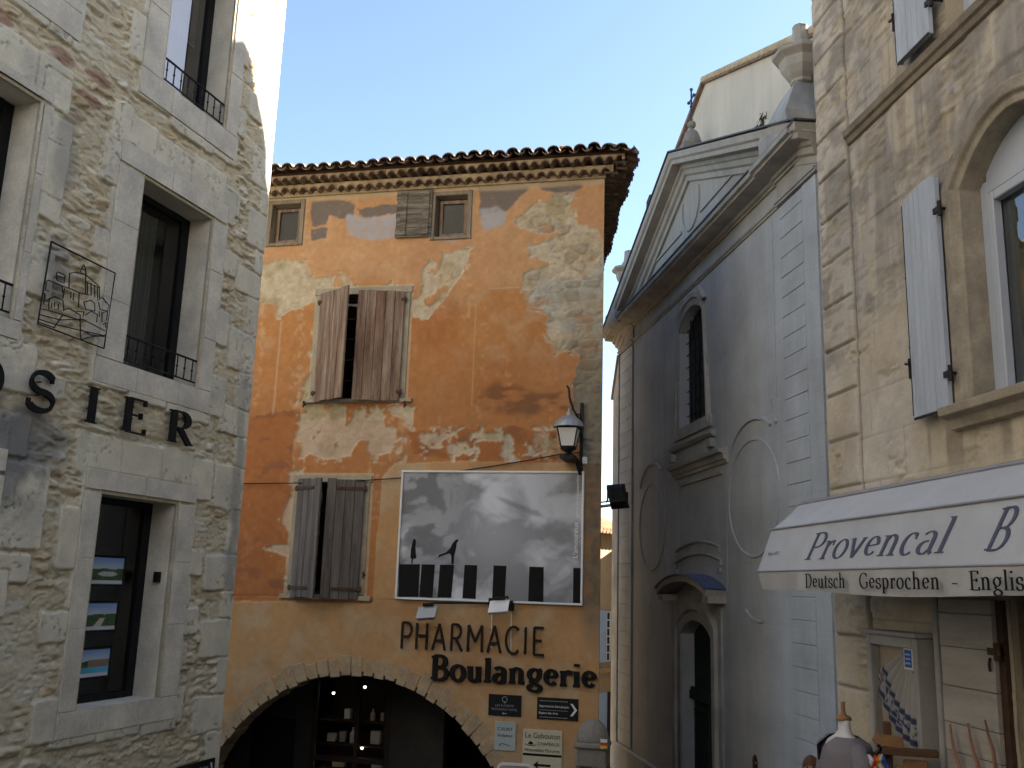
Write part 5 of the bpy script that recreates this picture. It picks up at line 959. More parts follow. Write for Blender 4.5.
# wire picture of a hill village
IA = Thing('wire_wall_art', 'square black iron wire picture of a hill village fixed to the rubble wall', 'wall art', PL, (-1.3, .03, 6.13)); m = MB()
def zp(x, y, d=.04): u, z = PL.at(x * .1823, 220 + y * .1823, d); return (u, -d, z)
m.tube([zp(282, 118), zp(632, 292), zp(570, 705), zp(207, 568), zp(282, 118)], .008, 6); IA.part('frame', m, 'iron'); m = MB()
for ln in ([(222, 520), (330, 548), (455, 545), (575, 608)], [(215, 545), (310, 575), (440, 605), (575, 635)], [(212, 560), (300, 592)], [(345, 520), (295, 592)], [(440, 548), (442, 655)], [(445, 655), (500, 640), (575, 632)], [(440, 600), (500, 630), (572, 640)], [(230, 488), (262, 495), (345, 520), (440, 550)], [(240, 350), (265, 330), (340, 362), (345, 400)], [(255, 345), (250, 385), (268, 390)], [(340, 362), (380, 375), (440, 400), (490, 412)], [(378, 372), (382, 292), (418, 286), (470, 300), (545, 365), (545, 430)], [(470, 300), (470, 405)], [(480, 345), (480, 405)], [(500, 345), (500, 415)], [(520, 355), (520, 425)], [(535, 365), (535, 430)], [(470, 340), (545, 372)], [(310, 292), (318, 285), (350, 298), (358, 306), (352, 345), (312, 330), (310, 292)], [(312, 305), (355, 318)], [(440, 285), (450, 262), (460, 245), (468, 265), (472, 300)], [(446, 268), (470, 275)], [(440, 290), (474, 300)], [(245, 400), (240, 460), (265, 470), (272, 430), (300, 420), (345, 440), (350, 500)], [(270, 430), (268, 490)], [(355, 375), (345, 430)], [(435, 400), (430, 480)], [(390, 395), (388, 430)], [(405, 400), (402, 440)], [(285, 455), (283, 480)], [(300, 450), (298, 478)], [(320, 460), (320, 490)], [(350, 490), (380, 485), (440, 520), (440, 550)], [(460, 450), (500, 440), (520, 460), (520, 500), (470, 490), (460, 450)], [(470, 520), (500, 500), (535, 520), (530, 560)], [(535, 440), (560, 425), (600, 470), (590, 500), (548, 490), (540, 450)], [(560, 425), (575, 440), (580, 455)], [(545, 500), (545, 530)], [(560, 510), (590, 500), (585, 550), (560, 560), (560, 510)], [(240, 400), (250, 415), (245, 430)], [(420, 500), (460, 505), (455, 530)], [(565, 575), (582, 560), (580, 590)]):
    m.tube([zp(*p) for p in ln], .0052, 5)
IA.part('wire_drawing', m, 'iron', IA.e.children[0] if IA.e.children else None)
# property pictures in the lower window
def picture(u0, u1, z0, z1, fn, nx=40, nz=34, y=0.):
    m = MB(); us = np.linspace(u0, u1, nx); zs = np.linspace(z0, z1, nz); U, Z = np.meshgrid(np.linspace(0, 1, nx), np.linspace(0, 1, nz), indexing='ij'); C = fn(U, Z)
    m.v = [(u, y, z) for u in us for z in zs]; m.f = [(i * nz + j, (i + 1) * nz + j, (i + 1) * nz + j + 1, i * nz + j + 1) for i in range(nx - 1) for j in range(nz - 1)]; m.c = C.reshape(-1, 3); return m
def land(pool, seed):
    def fn(U, Z):
        c = np.tile(np.array([.16, .26, .46]), U.shape + (1,)); c = mix3(c, (.32, .38, .45), sst(.95, .6, Z)); hz = .55 + .12 * (fbm(U * 4, U * 0 + seed, 3, 50) - .3); tr = (Z < hz); t = np.array([.045, .075, .03]) * (.6 + .9 * fbm(U * 14, Z * 14, 3, seed + 3))[..., None]; c = np.where(tr[..., None], t, c)
        if pool == 1: c = np.where(((Z < .36))[..., None], np.array([.06, .28, .42]) * (1 + .3 * (U - .5))[..., None], c); c = np.where(((Z > .36) & (Z < .62) & (U > .35))[..., None], np.array([.20, .14, .09]), c)
        elif pool == 0: c = np.where((np.hypot((U - .5) / .3, (Z - .38) / .1) < 1)[..., None], np.array([.35, .38, .4]), c)
        else: c = np.where((np.abs(U - .5 - .5 * (Z - .3)) < .14 * (.6 - Z) + .06)[..., None] & (Z < .45)[..., None], np.array([.4, .36, .3]), c)
        return np.where((Z < .14)[..., None], np.array([.42, .43, .45]), c)
    return fn
for i, ((xa, ya, xb, yb), lab, pool) in enumerate((((93, 555, 127, 586), 'topmost of three framed property photos, a green valley view', 0), ((85, 601, 121, 631), 'middle of three framed property photos, a path between trees', 2), ((77.5, 647, 113, 678), 'lowest of three framed property photos, a turquoise pool', 1))):
    d = -.29; (u0, z1), (u1, z0) = PL.at(xa, ya, d), PL.at(xb, yb, d); zc = (z0 + z1) / 2; h_ = .235; z0, z1 = zc - h_ / 2, zc + h_ / 2; u0 += .02; u1 = u0 + .40
    T = Thing('property_photo', lab, 'picture', PL, ((u0 + u1) / 2, d, z0), 'property photos in the lower window'); m = MB(); b = .022
    m.box(u0 - b, u1 + b, d - .012, d, z0 - b, z0); m.box(u0 - b, u1 + b, d - .012, d, z1, z1 + b); m.box(u0 - b, u0, d - .012, d, z0, z1); m.box(u1, u1 + b, d - .012, d, z0, z1); T.part('frame', m, 'black')
    m = picture(u0, u1, z0, z1, land(pool, i * 3), y=-d + .004); m.c = np.clip(m.c * 1.35, 0, .9); T.part('print', m, 'picture')
m = MB(); (u, z) = PL.at(154, 577, -.12); m.box(.625, .668, -.16, -.10, z - .05, z + .05); m.ball((.64, .10, z + .01), .018, 8, 6); solo('entry_sensor', m, 'black', 'small black box fixed in the reveal beside the property photos', 'sensor', PL, (.65, -.13, z), bevel=.006)
SG = Thing('direction_sign', 'black sign with a white arrow low on the stone building corner', 'sign', PL, (1.33, .01, 2.1)); m = MB(); m.box(1.035, 1.635, .012, .03, 2.08, 2.415); SG.part('panel', m, 'black', bevel=.004); m = MB(); sans(m, 'Votre Point Services', 1.16, 2.33, .05, .0325, .36); m.prism([(1.05, 2.32), (1.10, 2.37), (1.15, 2.32), (1.12, 2.32), (1.12, 2.22), (1.08, 2.22), (1.08, 2.32)], .031, .033); m.prism([(1.55, 2.38), (1.575, 2.38), (1.62, 2.25), (1.575, 2.12), (1.55, 2.12), (1.595, 2.25)], .031, .033); SG.part('lettering', m, 'white')

# ================================================================== THINGS ON THE CENTRE HOUSE
# photograph panel
PP = Thing('photo_billboard', 'large black and white cloud photograph in a white frame on the ochre wall', 'billboard', PC, (-1.6, .02, 3.96))
B0, B1, b0_, b1_ = -2.965, -.235, 3.955, 5.82
m = MB(); t = .028
m.box(B0, B1, .03, .075, b1_ - t, b1_); m.box(B0, B1, .03, .075, b0_, b0_ + t); m.box(B0, B0 + t, .03, .075, b0_ + t, b1_ - t); m.box(B1 - t, B1, .03, .075, b0_ + t, b1_ - t); m.box(B0 + t, B1 - t, .025, .05, b0_ + t, b1_ - t); PP.part('frame', m, 'white', bevel=.003)
def clouds(U, Z):
    x, y = U * 1.46, Z; wx = x + .25 * (fbm(x * 3, y * 3, 3, 500) - .5); wy = y + .25 * (fbm(x * 3, y * 3, 3, 520) - .5)
    n = fbm(wx * 3.0 + .4, wy * 3.8, 7, 540); n2 = fbm(wx * 9, wy * 10, 6, 560); left = sst(.5, .15, U)
    v = .14 + .42 * sst(.38, .66, n); v = v * (1 - left * .45 * sst(.56, .46, n2)) + .12 * left * sst(.5, .64, n2); v = v + .16 * np.exp(-(((U - .52) / .25) ** 2 + ((Z - .5) / .3) ** 2)); v = v * (1 - .35 * sst(.5, 1., U) * sst(.35, .9, Z)) * (1 - .25 * sst(.3, .0, Z) * sst(.4, 1, U))
    dk = np.hypot((U - .70 + .5 * (Z - .68)) / .10, (Z - .72 + .55 * (U - .68)) / .022); v = v * (1 - .45 * sst(1.3, .4, dk + 2.2 * (n2 - .5))); v = .10 + .92 * v; return np.stack([v * .96, v * .97, v * 1.02], -1)
m = picture(B0 + t, B1 - t, b0_ + t, b1_ - t, clouds, 180, 120, -.053); PR_ = PP.part('print', m, 'picture')
def zb2(x, y): return PC.at(400 + x * .20833, 460 + y * .20833, .056)
m = MB()
for q4 in ([(-4, 500), (96, 500), (88, 657), (-8, 657)], [(104, 500), (168, 502), (156, 660), (92, 657)], [(192, 502), (260, 503), (246, 662), (180, 660)], [(310, 503), (371, 505), (363, 667), (299, 664)], [(449, 506), (511, 508), (502, 674), (442, 670)], [(621, 512), (690, 514), (688, 682), (615, 678)], [(832, 518), (876, 519), (874, 692), (830, 690)]):
    pts = [zb2(*p) for p in q4]; pts = [(min(max(u, B0 + t), B1 - t), max(z, b0_ + t)) for u, z in pts]; m = MB(); m.prism(pts, .053, .0555); PP.part('dark_block', m, 'ink_black', PR_)
m = MB(); m.prism([zb2(*p) for p in [(60, 395), (64, 380), (75, 380), (76, 398), (74, 420), (78, 472), (62, 475), (60, 498), (54, 498), (55, 474), (50, 470), (52, 430)]], .053, .0555); PP.part('silhouette', m, 'ink_black', PR_)
m = MB(); m.prism([zb2(*p) for p in [(268, 382), (278, 380), (280, 388), (273, 396), (268, 430), (260, 460), (258, 500), (246, 500), (246, 460), (238, 448), (215, 455), (190, 465), (183, 470), (186, 456), (220, 444), (240, 425), (252, 400)]], .053, .0555); PP.part('silhouette', m, 'ink_black', PR_)
m = MB(); uu, z0 = zb2(852, 470); sans(m, "L'amoureux", 0, 0, .10, .0545, .50, f=lambda a, b, d_: (uu - b, -d_, z0 + a)); sans(m, 'galerie des arts exposition', 0, 0, .05, .0545, .6, f=lambda a, b, d_: (uu - b, -d_, z0 + .56 + a)); PP.part('caption', m, 'white', PR_)
# spotlights under the billboard
def spot(xb, yb, xh, yh, m_head, lab):
    ub, zb = PC.at(xb, yb, .05); uh, zh = PC.at(xh, yh, .42); T = Thing('billboard_spotlight', lab, 'spotlight', PC, (ub, 0, zb), 'spotlights under the billboard')
    m = MB(); m.box(ub - .035, ub + .035, 0, .10, zb - .07, zb + .07); T.part('bracket', m, 'black', bevel=.006); m = MB(); m.tube([(ub, -.09, zb), (uh + .1, -.36, zh + .14), (uh, -.40, zh + .12)], .014, 8); m.tube([(uh - .07, -.40, zh + .11), (uh + .08, -.40, zh + .12)], .022, 8); T.part('arm', m, 'black')
    m = MB(); c = Vector((uh, -.42, zh)); X, Y_, Z_ = Vector((1, 0, .1)), Vector((0, .6, .8)).normalized(), Vector((0, -.8, .6))
    for (a, b, k0, k1) in ((.125, .085, -.05, .0), (.14, .10, .0, .025)):
        vs = [c + X * sx * a + Y_ * sy * b + Z_ * k for sx in (-1, 1) for sy in (-1, 1) for k in (k0, k1)]; m.add(vs, [(0, 1, 3, 2), (4, 6, 7, 5), (0, 4, 5, 1), (2, 3, 7, 6), (0, 2, 6, 4), (1, 5, 7, 3)])
    H = T.part('lamp_head', m, m_head, bevel=.006)
    m = MB(); m.tube([(ub, -.015, zb - .07), (ub + .01, -.015, zb - .62)], .008, 6); T.part('conduit', m, 'white')
spot(491.5, 603, 427, 613, 'alu', 'grey floodlight under the billboard, left of the pair, above letter P'); spot(511, 605.5, 499, 607, 'white', 'white headed floodlight under the billboard, above letter C')
# PHARMACIE / Boulangerie
LT = Thing('pharmacy_lettering', 'thin dark iron capitals spelling PHARMACIE on the ochre wall', 'lettering', PC, (-1.8, .03, 3.27)); x = -2.875; word = 'PHARMACIE'; ww_ = [GL[c][0] for c in word]; gap = .10; k = (2.875 - .755) / (sum(ww_) + gap * (len(word) - 1))
for ch in word:
    m = MB(); glyph(m, ch, lambda a, b, t: (x + a * k, -(.05 + t), 3.268 + b * .365), thick=.095, thin=.095, serif=False, t0=-.015, t1=.015)
    for b in (.1, .85): m.tube([(x + GL[ch][0] * k * .2, .01, 3.268 + b * .365), (x + GL[ch][0] * k * .2, -.05, 3.268 + b * .365)], .006, 5)
    LT.part('letter', m, 'letter'); x += (GL[ch][0] + gap) * k
LT = Thing('bakery_lettering', 'heavy black old style letters spelling Boulangerie on the ochre wall', 'lettering', PC, (-1.2, .03, 2.87)); x = -2.375; word = 'Boulangerie'; ww_ = [GL[c][0] for c in word]; gap = .05; k = (2.375 - .03) / (sum(ww_) + gap * (len(word) - 1))
for ch in word:
    m = MB(); glyph(m, ch, lambda a, b, t: (x + a * k, -(.035 + t), 2.868 + b * (.325 if ch == 'B' else .31)), thick=.20, thin=.11, nib=-12, t0=-.02, t1=.02, sw=1.05); LT.part('letter', m, 'ink_black'); x += (GL[ch][0] + gap) * k
# wall signs
def sign(name, lab, u0, u1, z0, z1, m_panel, draw, m_ink, d=.03):
    T = Thing(name, lab, 'sign', PC, ((u0 + u1) / 2, 0, z0), None); m = MB(); m.box(u0, u1, .012, d, z0, z1); T.part('panel', m, m_panel, bevel=.003); m = MB(); draw(m, d + .003); T.part('lettering', m, m_ink); return T
def arrow(m, u, z, l, h, d, left=True):
    s_ = -1 if left else 1; m.prism([(u + s_ * l / 2, z), (u + s_ * (l / 2 - h), z + h * .75), (u + s_ * (l / 2 - h * .8), z + h * .2), (u - s_ * l / 2, z + h * .2), (u - s_ * l / 2, z - h * .2), (u + s_ * (l / 2 - h * .8), z - h * .2), (u + s_ * (l / 2 - h), z - h * .75)], d - .001, d)
def d1(m, d):
    m.sweep(arc(-1.30, 2.655, .035, .035, 0, 360, 16)[:-1], [(d - .001, -.004), (d, -.004), (d, .004), (d - .001, .004)], closed=True); m.box(-1.315, -1.285, d - .001, d, 2.605, 2.615); sans(m, 'LES FLORETS', -1.30, 2.558, .04, d, .26, 'CENTER'); sans(m, 'RESTAURANT HOTEL', -1.30, 2.508, .04, d, .36, 'CENTER'); arrow(m, -1.30, 2.468, .07, .03, d)
sign('restaurant_sign', 'small black sign with an emblem and a short left arrow beneath Boulangerie', -1.53, -1.065, 2.435, 2.715, 'black', d1, 'greyink')
def d2(m, d):
    sans(m, 'Appartements Saint-Jacques', -.815, 2.585, .042, d, .41); sans(m, 'Espace des Arts', -.815, 2.495, .042, d, .26); m.prism([(-.385, 2.645), (-.35, 2.645), (-.29, 2.565), (-.35, 2.485), (-.385, 2.485), (-.325, 2.565)], d - .001, d); m.box(-.81, -.42, d - .001, d, 2.665, 2.668); m.box(-.81, -.42, d - .001, d, 2.545, 2.547); m.box(-.81, -.42, d - .001, d, 2.452, 2.455)
sign('arrow_sign', 'black sign with two white lines and a large right chevron', -.845, -.275, 2.425, 2.71, 'black', d2, 'white')
def d3(m, d): sans(m, 'C.RUNT', -1.282, 2.245, .06, d, .21, 'CENTER'); sans(m, 'Sculpteur', -1.282, 2.165, .055, d, .21, 'CENTER'); m.tube([(-1.36, -d, 2.055), (-1.33, -d, 2.075), (-1.28, -d, 2.07), (-1.21, -d, 2.05)], .003, 4); m.tube([(-1.34, -d, 2.04), (-1.36, -d, 2.055), (-1.335, -d, 2.07)], .003, 4)
sign('sculptor_sign', 'pale grey green plate with thin writing and a hand drawn arrow', -1.43, -1.135, 1.985, 2.36, 'pale_sign', d3, 'ink_black')
def d4(m, d):
    sans(m, 'Le Gabouton', -.757, 2.175, .10, d, .48, 'CENTER'); sans(m, 'CHAPEAUX', -.80 + .13, 2.085, .06, d, .30, 'CENTER'); sans(m, 'Nouvelles Parures', -.757, 2.0, .06, d, .48, 'CENTER')
    m.prism(arc(-.92, 2.09, .035, .04, 0, 180, 8) , d - .001, d); m.sweep(arc(-.92, 2.10, .08, .025, 180, 360, 8), [(d - .001, -.004), (d, -.004), (d, .004), (d - .001, .004)]); m.box(-1.025, -.49, d - .001, d, 1.945, 1.975); arrow(m, -.76, 1.83, .24, .075, d)
sign('hat_shop_sign', 'cream sign lettered Le Gabouton with a hat and a thick left arrow', -1.03, -.487, 1.70, 2.285, 'cream_sign', d4, 'ink_black')
# street lantern on the corner
SL_ = Thing('street_lantern', 'old four sided street lantern on an iron bracket at the house corner', 'street lamp', PC, (-.29, 0, 6.2)); ul, dl = -.40, .50
m = MB(); m.box(-.315, -.265, .0, .03, 5.75, 6.82); m.tube([(-.29, -.02, 6.25), (-.30, -.22, 6.55), (-.36, -.40, 6.66), (ul, -.46, 6.80), (ul - .02, -.44, 6.95), (ul - .05, -.40, 6.99)], .016, 8); m.tube([(-.29, -.03, 6.5), (-.29, -.2, 6.62), (-.32, -.3, 6.60)], .012, 6); m.tube([(-.29, -.03, 5.86), (-.33, -.25, 5.96), (ul, -dl, 6.01)], .022, 8); m.box(ul - .12, ul + .07, .02, .5, 5.95, 6.01); m.tube([(-.29, -.02, 5.78), (-.31, -.12, 5.86), (-.33, -.16, 5.97)], .035, 6); SL_.part('bracket', m, 'iron')
m = MB(); z0, z1 = 6.10, 6.37; m.lathe((ul, -dl, 0), [(.125, z0 + .01), (.195, z1)], 4, rot=math.pi / 4); GLS = SL_.part('lamp_glass', m, 'opal'); m = MB()
for k in range(4):
    a = math.pi / 4 + k * math.pi / 2; ca, sa = math.cos(a), math.sin(a); m.tube([(ul + ca * .128, -dl + sa * .128, z0), (ul + ca * .20, -dl + sa * .20, z1)], .010, 6)
for (r0, z) in ((.135, z0), (.205, z1)): m.lathe((ul, -dl, z), [(r0 - .03, -.012), (r0, -.012), (r0 + .006, .012), (r0 - .03, .012)], 4, rot=math.pi / 4)
m.lathe((ul, -dl, z0 - .10), [(.03, 0), (.04, .03), (.10, .06), (.12, .09)], 8); SL_.part('lamp_frame', m, 'iron')
m = MB(); m.lathe((ul, -dl, z1 + .01), [(.22, 0), (.21, .03), (.185, .08), (.13, .13), (.07, .16), (.04, .165), (.04, .20), (.022, .22), (.012, .27), (.0, .275)], 16); SL_.part('lamp_cap', m, 'alu', smooth=False)
m = MB(); m.box(-.26, -.19, .06, .12, 5.92, 6.02); solo('junction_box', m, 'white', 'tiny white box fixed just below the street lantern', 'junction box', PC, (-.23, .06, 5.97), bevel=.01)
# cable along the wall
m = MB(); pts = [PC.at(x, y, .045) for x, y in ((243, 483.5), (300, 483.5), (350, 482), (400, 478), (450, 472.5), (490, 466.5), (530, 460), (556, 455))]; m.tube([(u, -.045 - (.06 if -4.7 < u < -3.3 else 0), z) for u, z in pts] + [(-.29, -.03, 6.1)], .0085, 6); solo('wall_cable', m, 'black', 'thin black cable slung along the ochre wall from the lantern', 'cable', PC, (-3, .04, 5.7))
# floodlight on its arm over the gap
FL = Thing('floodlight', 'black floodlight on a horizontal arm sticking out over the gap', 'floodlight', PC, (0, 0, 5.35)); 
def wl(px, py, dep): p = CAMLOC + ray(px, py) * (dep / ray(px, py).y); return Vector(PC.local(p))
a, b, h_ = wl(597, 507, 13.6), wl(620, 504, 13.45), wl(617.5, 496, 13.45); m = MB(); m.tube([a, b], .022, 8); m.tube([a + Vector((0, 0, .06)), b + Vector((-.12, 0, .04))], .012, 6); FL.part('arm', m, 'alu')
m = MB(); m.tube([b + Vector((.02, 0, -.02)), h_ + Vector((.14, 0, -.06)), h_ + Vector((.14, 0, .06))], .012, 6); m.tube([b + Vector((-.2, 0, .02)), h_ + Vector((-.14, 0, -.06)), h_ + Vector((-.14, 0, .06))], .012, 6); FL.part('yoke', m, 'black')
m = MB(); vs = []
for (y, sx, sz) in ((-.12, .11, .09), (0, .125, .165), (.08, .13, .175)):
    for (qx, qz) in ((-1, -1), (1, -1), (1, 1), (-1, 1)): vs.append(h_ + Vector((qx * sx - qz * .035, y, qz * sz + qx * .012)))
m.add(vs, [(0, 1, 2, 3), (8, 11, 10, 9)] + [(k * 4 + j, k * 4 + (j + 1) % 4, k * 4 + 4 + (j + 1) % 4, k * 4 + 4 + j) for k in range(2) for j in range(4)])
for k in range(5): m.box(h_.x - .09 + k * .04, h_.x - .075 + k * .04, -h_.y + .10, -h_.y + .15, h_.z - .06, h_.z + .12)
FL.part('lamp_head', m, 'black', bevel=.012)
# guard stone on the corner
GS = Thing('guard_stone', 'worn stone corner post with a domed top at the end of the ochre wall', 'stone post', PC, (-.05, .1, -.3)); m = MB(); cx = -.055
m.lathe((cx, -.13, 2.25), [(.215, -.06), (.215, 0), (.20, .07), (.155, .16), (.08, .22), (0.0, .24)], 20, 1, .9); m.box(cx - .24, cx + .23, -.12, .34, 2.12, 2.2, .01)
GS.part('dome', m, 'boulder', smooth=False, bevel=.02); m = MB(); z = 2.12; k = 0
while z > -.3:
    h = .24; o = .02 * k; m.box(cx - .21 - o, cx + .20 + o, -.12, .31 + o, z - h + .006, z, .012); z -= h; k += 1
GS.part('shaft', m, 'boulder', bevel=.03, seg=2); m = MB(); (u, z) = PC.at(603, 745, .42); 
m.box(u - .045, u + .045, .325, .345, z + .02, z + .06); MK = GS.part('trail_mark', m, 'white'); m = MB(); m.box(u - .045, u + .045, .325, .345, z - .02, z + .018); GS.part('red_band', m, 'red', MK); m = MB(); m.box(u - .045, u + .045, .325, .345, z - .062, z - .022); GS.part('yellow_band', m, 'yellow', MK)
# plant and bird on the church cornice
m = MB(); (u, z) = PH.at(760, 119, .25); rr = random.Random(2)
for k in range(70):
    t_ = rr.random(); a = rr.uniform(0, 6.28); c = Vector((u - .26 + .45 * t_ + rr.uniform(-.04, .04), -.25 + rr.uniform(-.06, .06), z - .22 + .20 * t_ + rr.uniform(-.04, .05))); e1, e2 = Vector((math.cos(a), .3 * math.sin(a), math.sin(a))) * .05, Vector((rr.uniform(-1, 1), rr.uniform(-1, 1), rr.uniform(-1, 1))) * .025; m.quad(c - e1, c + e2, c + e1, c - e2)
for k in range(8): m.tube([(u - .22 + .05 * k, -.25, z - .3), (u - .2 + .05 * k, -.26, z - .18 + .02 * k)], .006, 4)
solo('wall_plant', m, 'leaf', 'small dark weed growing on the pediment of the church', 'plant', PH, (u, .25, z - .25))
BI = Thing('pigeon', 'small dark pigeon perched on the left slope of the pediment', 'bird', PH, (-1.9, .3, 11.5)); (u, _z) = PH.at(649, 201, .38); z = 12.36 + (u - .2) * .391; m = MB(); m.tube([(u - .16, -.38, z + .08), (u - .06, -.38, z + .10), (u + .02, -.38, z + .15), (u + .06, -.38, z + .21), (u + .07, -.38, z + .26), (u + .10, -.38, z + .27), (u + .125, -.38, z + .262)], [.015, .04, .062, .045, .028, .026, .004], 8); m.tube([(u, -.40, z + .10), (u, -.40, z + .005)], .006, 4); m.tube([(u + .02, -.36, z + .10), (u + .02, -.36, z + .005)], .006, 4); BI.part('body', m, 'feather', smooth=True)

# ================================================================== THINGS AT THE SHOP
gz = lambda P, u, d: ground_z(P.world(u, d, 0).y)
CA = Thing('display_cabinet', 'grey glazed wall cabinet showing a fanned blue printed skirt', 'display case', PR, (.86, 0, 2.6)); cz0, cz1 = 2.55, 3.945; cd = .16
m = MB(); m.box(.53, 1.19, 0, .02, cz0, cz1); m.box(.53, .58, .02, cd, cz0, cz1); m.box(1.14, 1.19, .02, cd, cz0, cz1); m.box(.58, 1.14, .02, cd, cz1 - .07, cz1); m.box(.58, 1.14, .02, cd, cz0, cz0 + .05); m.box(.50, 1.22, 0, cd + .03, cz1, cz1 + .03); CA.part('case', m, 'cabinet', bevel=.006)
m = MB(); m.box(.585, 1.135, .022, .09, cz0 + .05, cz1 - .07); CA.part('backing', m, 'beige')
def skirt(U, Z):
    # U along the fan 0..1, Z from waist (0) to hem (1)
    c = np.tile(np.array([.50, .48, .45]), U.shape + (1,)); pleat = .5 + .5 * np.sin(U * 46); c = c * (.86 + .18 * pleat)[..., None]
    dots = (fbm(U * 34, Z * 40, 3, 600) > .54)
    for (a, b, k) in ((.0, .10, .7), (.62, .70, 1), (.72, .86, .6), (.88, .96, 1)):
        mm = (Z > a) & (Z < b) & (dots | (k == 1)); c = np.where(mm[..., None], np.array([.05, .06, .14]) * (.8 + .6 * pleat)[..., None], c)
    return c
nx, nz = 60, 40; m = MB(); U, Z = np.meshgrid(np.linspace(0, 1, nx), np.linspace(0, 1, nz), indexing='ij'); hub = (1.06, 3.90)
ang = np.radians(200 + 72 * U); rad = .12 + .46 * Z; m.v = [(hub[0] + r_ * math.cos(a_) * 1.0, -(.105 + .010 * math.sin(u_ * 46)), hub[1] + r_ * math.sin(a_) * 1.15) for a_, r_, u_ in zip(ang.ravel(), rad.ravel(), U.ravel())]
m.v = [(max(.59, min(1.13, x_)), y_, min(z_, cz1 - .08)) for x_, y_, z_ in m.v]
m.f = [(i * nz + j, (i + 1) * nz + j, (i + 1) * nz + j + 1, i * nz + j + 1) for i in range(nx - 1) for j in range(nz - 1)]; m.c = skirt(U, Z).reshape(-1, 3); CA.part('printed_skirt', m, 'picture')
m = MB(); m.quad((.58, -.14, cz0 + .05), (1.14, -.14, cz0 + .05), (1.14, -.14, cz1 - .07), (.58, -.14, cz1 - .07)); CA.part('glass', m, 'clear')
(u, z) = PR.at(908, 658, .145); m = MB(); m.box(u - .055, u + .055, .142, .144, z - .075, z + .075); ST = CA.part('sticker', m, 'white'); m = MB(); m.box(u - .042, u + .042, .1445, .146, z - .06, z + .05); CA.part('sticker_print', m, 'blue', ST); m = MB()
for k in range(3): m.box(u - .03, u + .03, .1465, .1475, z - .04 + k * .028, z - .028 + k * .028)
CA.part('sticker_lines', m, 'paleblue', ST)
# mannequin
md = .58; (mu, mz) = PR.at(842, 726, md); MA = Thing('mannequin', 'dressmaker mannequin with wooden neck cap in a mauve v-neck top', 'mannequin', PR, (mu + .1, md, gz(PR, mu, md))); g0 = gz(PR, mu + .1, md)
cu = mu + .03; sz = PR.at(850, 742, md)[1]
m = MB(); m.lathe((cu, -md, sz), [(.0, -.78), (.16, -.78), (.19, -.6), (.165, -.42), (.18, -.25), (.20, -.12), (.19, -.06), (.15, -.005), (.085, .03), (.06, .055), (.052, .10), (.05, .125), (0, .13)], 24, 1.0, .62); MA.part('torso', m, 'cloth_white', smooth=True)
m = MB(); m.lathe((cu - .005, -md, sz + .122), [(.050, 0), (.052, .012), (.042, .026), (.02, .032), (.014, .05), (.012, .10), (.014, .112), (.0, .116)], 16); MA.part('neck_cap', m, 'wood_new', smooth=True)
# garment: a draped tunic with a v opening
m = MB(); ns, nr = 48, 26; vs = []
for k in range(ns):
    a = 2 * math.pi * k / ns
    for j in range(nr):
        t_ = j / (nr - 1); zz = sz + .028 - t_ * .98; front = max(0, math.cos(a + math.pi / 2 + .35)) ; sh_ = abs(math.cos(a))
        dz = -.17 * max(0, 1 - abs(((a - 4.5 + math.pi) % (2 * math.pi)) - math.pi) / .5) * (1 - sst(0, .22, t_)); t1_, t_ = t_, t_ - dz / .98
        rx = .105 + .120 * sst(0, .05, t_) + .03 * sst(.1, .9, t_); ry = .085 + .075 * sst(0, .06, t_) + .05 * sst(.1, 1, t_)
        fold = 1 + .06 * sst(.2, .9, t_) * math.sin(a * 9 + 2 * t_)
        vs.append((cu + rx * fold * math.cos(a), -md + ry * fold * math.sin(a), zz + dz - .035 * sh_ * sst(.02, .12, t_)))
m.add(vs, [(k * nr + j, ((k + 1) % ns) * nr + j, ((k + 1) % ns) * nr + j + 1, k * nr + j + 1) for k in range(ns) for j in range(nr - 1)])
for sg in (-1, 1):
    m.tube([(cu + sg * .17, -md, sz - .03), (cu + sg * .235, -md, sz - .10), (cu + sg * .27, -md - .01, sz - .26), (cu + sg * .265, -md - .02, sz - .5)], [.06, .07, .07, .06], 12)
MA.part('tunic', m, 'cloth_grey', smooth=True); m = MB(); m.tube([(cu, -md, sz - .78), (cu, -md, g0 + .12)], .02, 8); m.tube([(cu, -md, g0 + .14), (cu + .2, -md, g0 + .01)], .014, 6); m.tube([(cu, -md, g0 + .14), (cu - .15, -md + .15, g0 + .01)], .014, 6); m.tube([(cu, -md, g0 + .14), (cu - .15, -md - .15, g0 + .01)], .014, 6); MA.part('stand', m, 'wood_brown')
# wooden signpost display
pd = .45; up = PR.at(888, 735, pd)[0]; g1 = gz(PR, up, pd); PK_ = Plane(888, PR.world(up, pd, 0).y, 104); pd = 0.
q2 = lambda x, y, d=0.: PK_.at(x, y, d)
up = q2(888, 735)[0]; RK = Thing('wooden_rack', 'rough wooden post rack with crossed planks in front of the cabinet', 'display rack', PK_, (up, pd, g1))
m = MB(); m.box(up - .022, up + .022, pd - .045, pd - .003, g1, q2(887, 722)[1]); m.box(up - .25, up + .25, pd - .15, pd + .05, g1, g1 + .03); RK.part('post', m, 'wood_brown', bevel=.005)
(a, za), (b, zb) = q2(871, 733), q2(903, 748); m = MB(); m.prism([(a + .02, za + .0), (b, za - .01), (b, zb + .0), (a + .03, zb + .01), (a, (za + zb) / 2)], pd, pd + .03); RK.part('plank', m, 'wood_new', bevel=.005)
(a, za), (b, zb) = q2(882, 747, pd + .04), q2(935, 757, pd + .04); m = MB(); m.box(a, b + .02, pd + .0, pd + .06, zb - .005, za); RK.part('plank', m, 'wood_brown', bevel=.006)
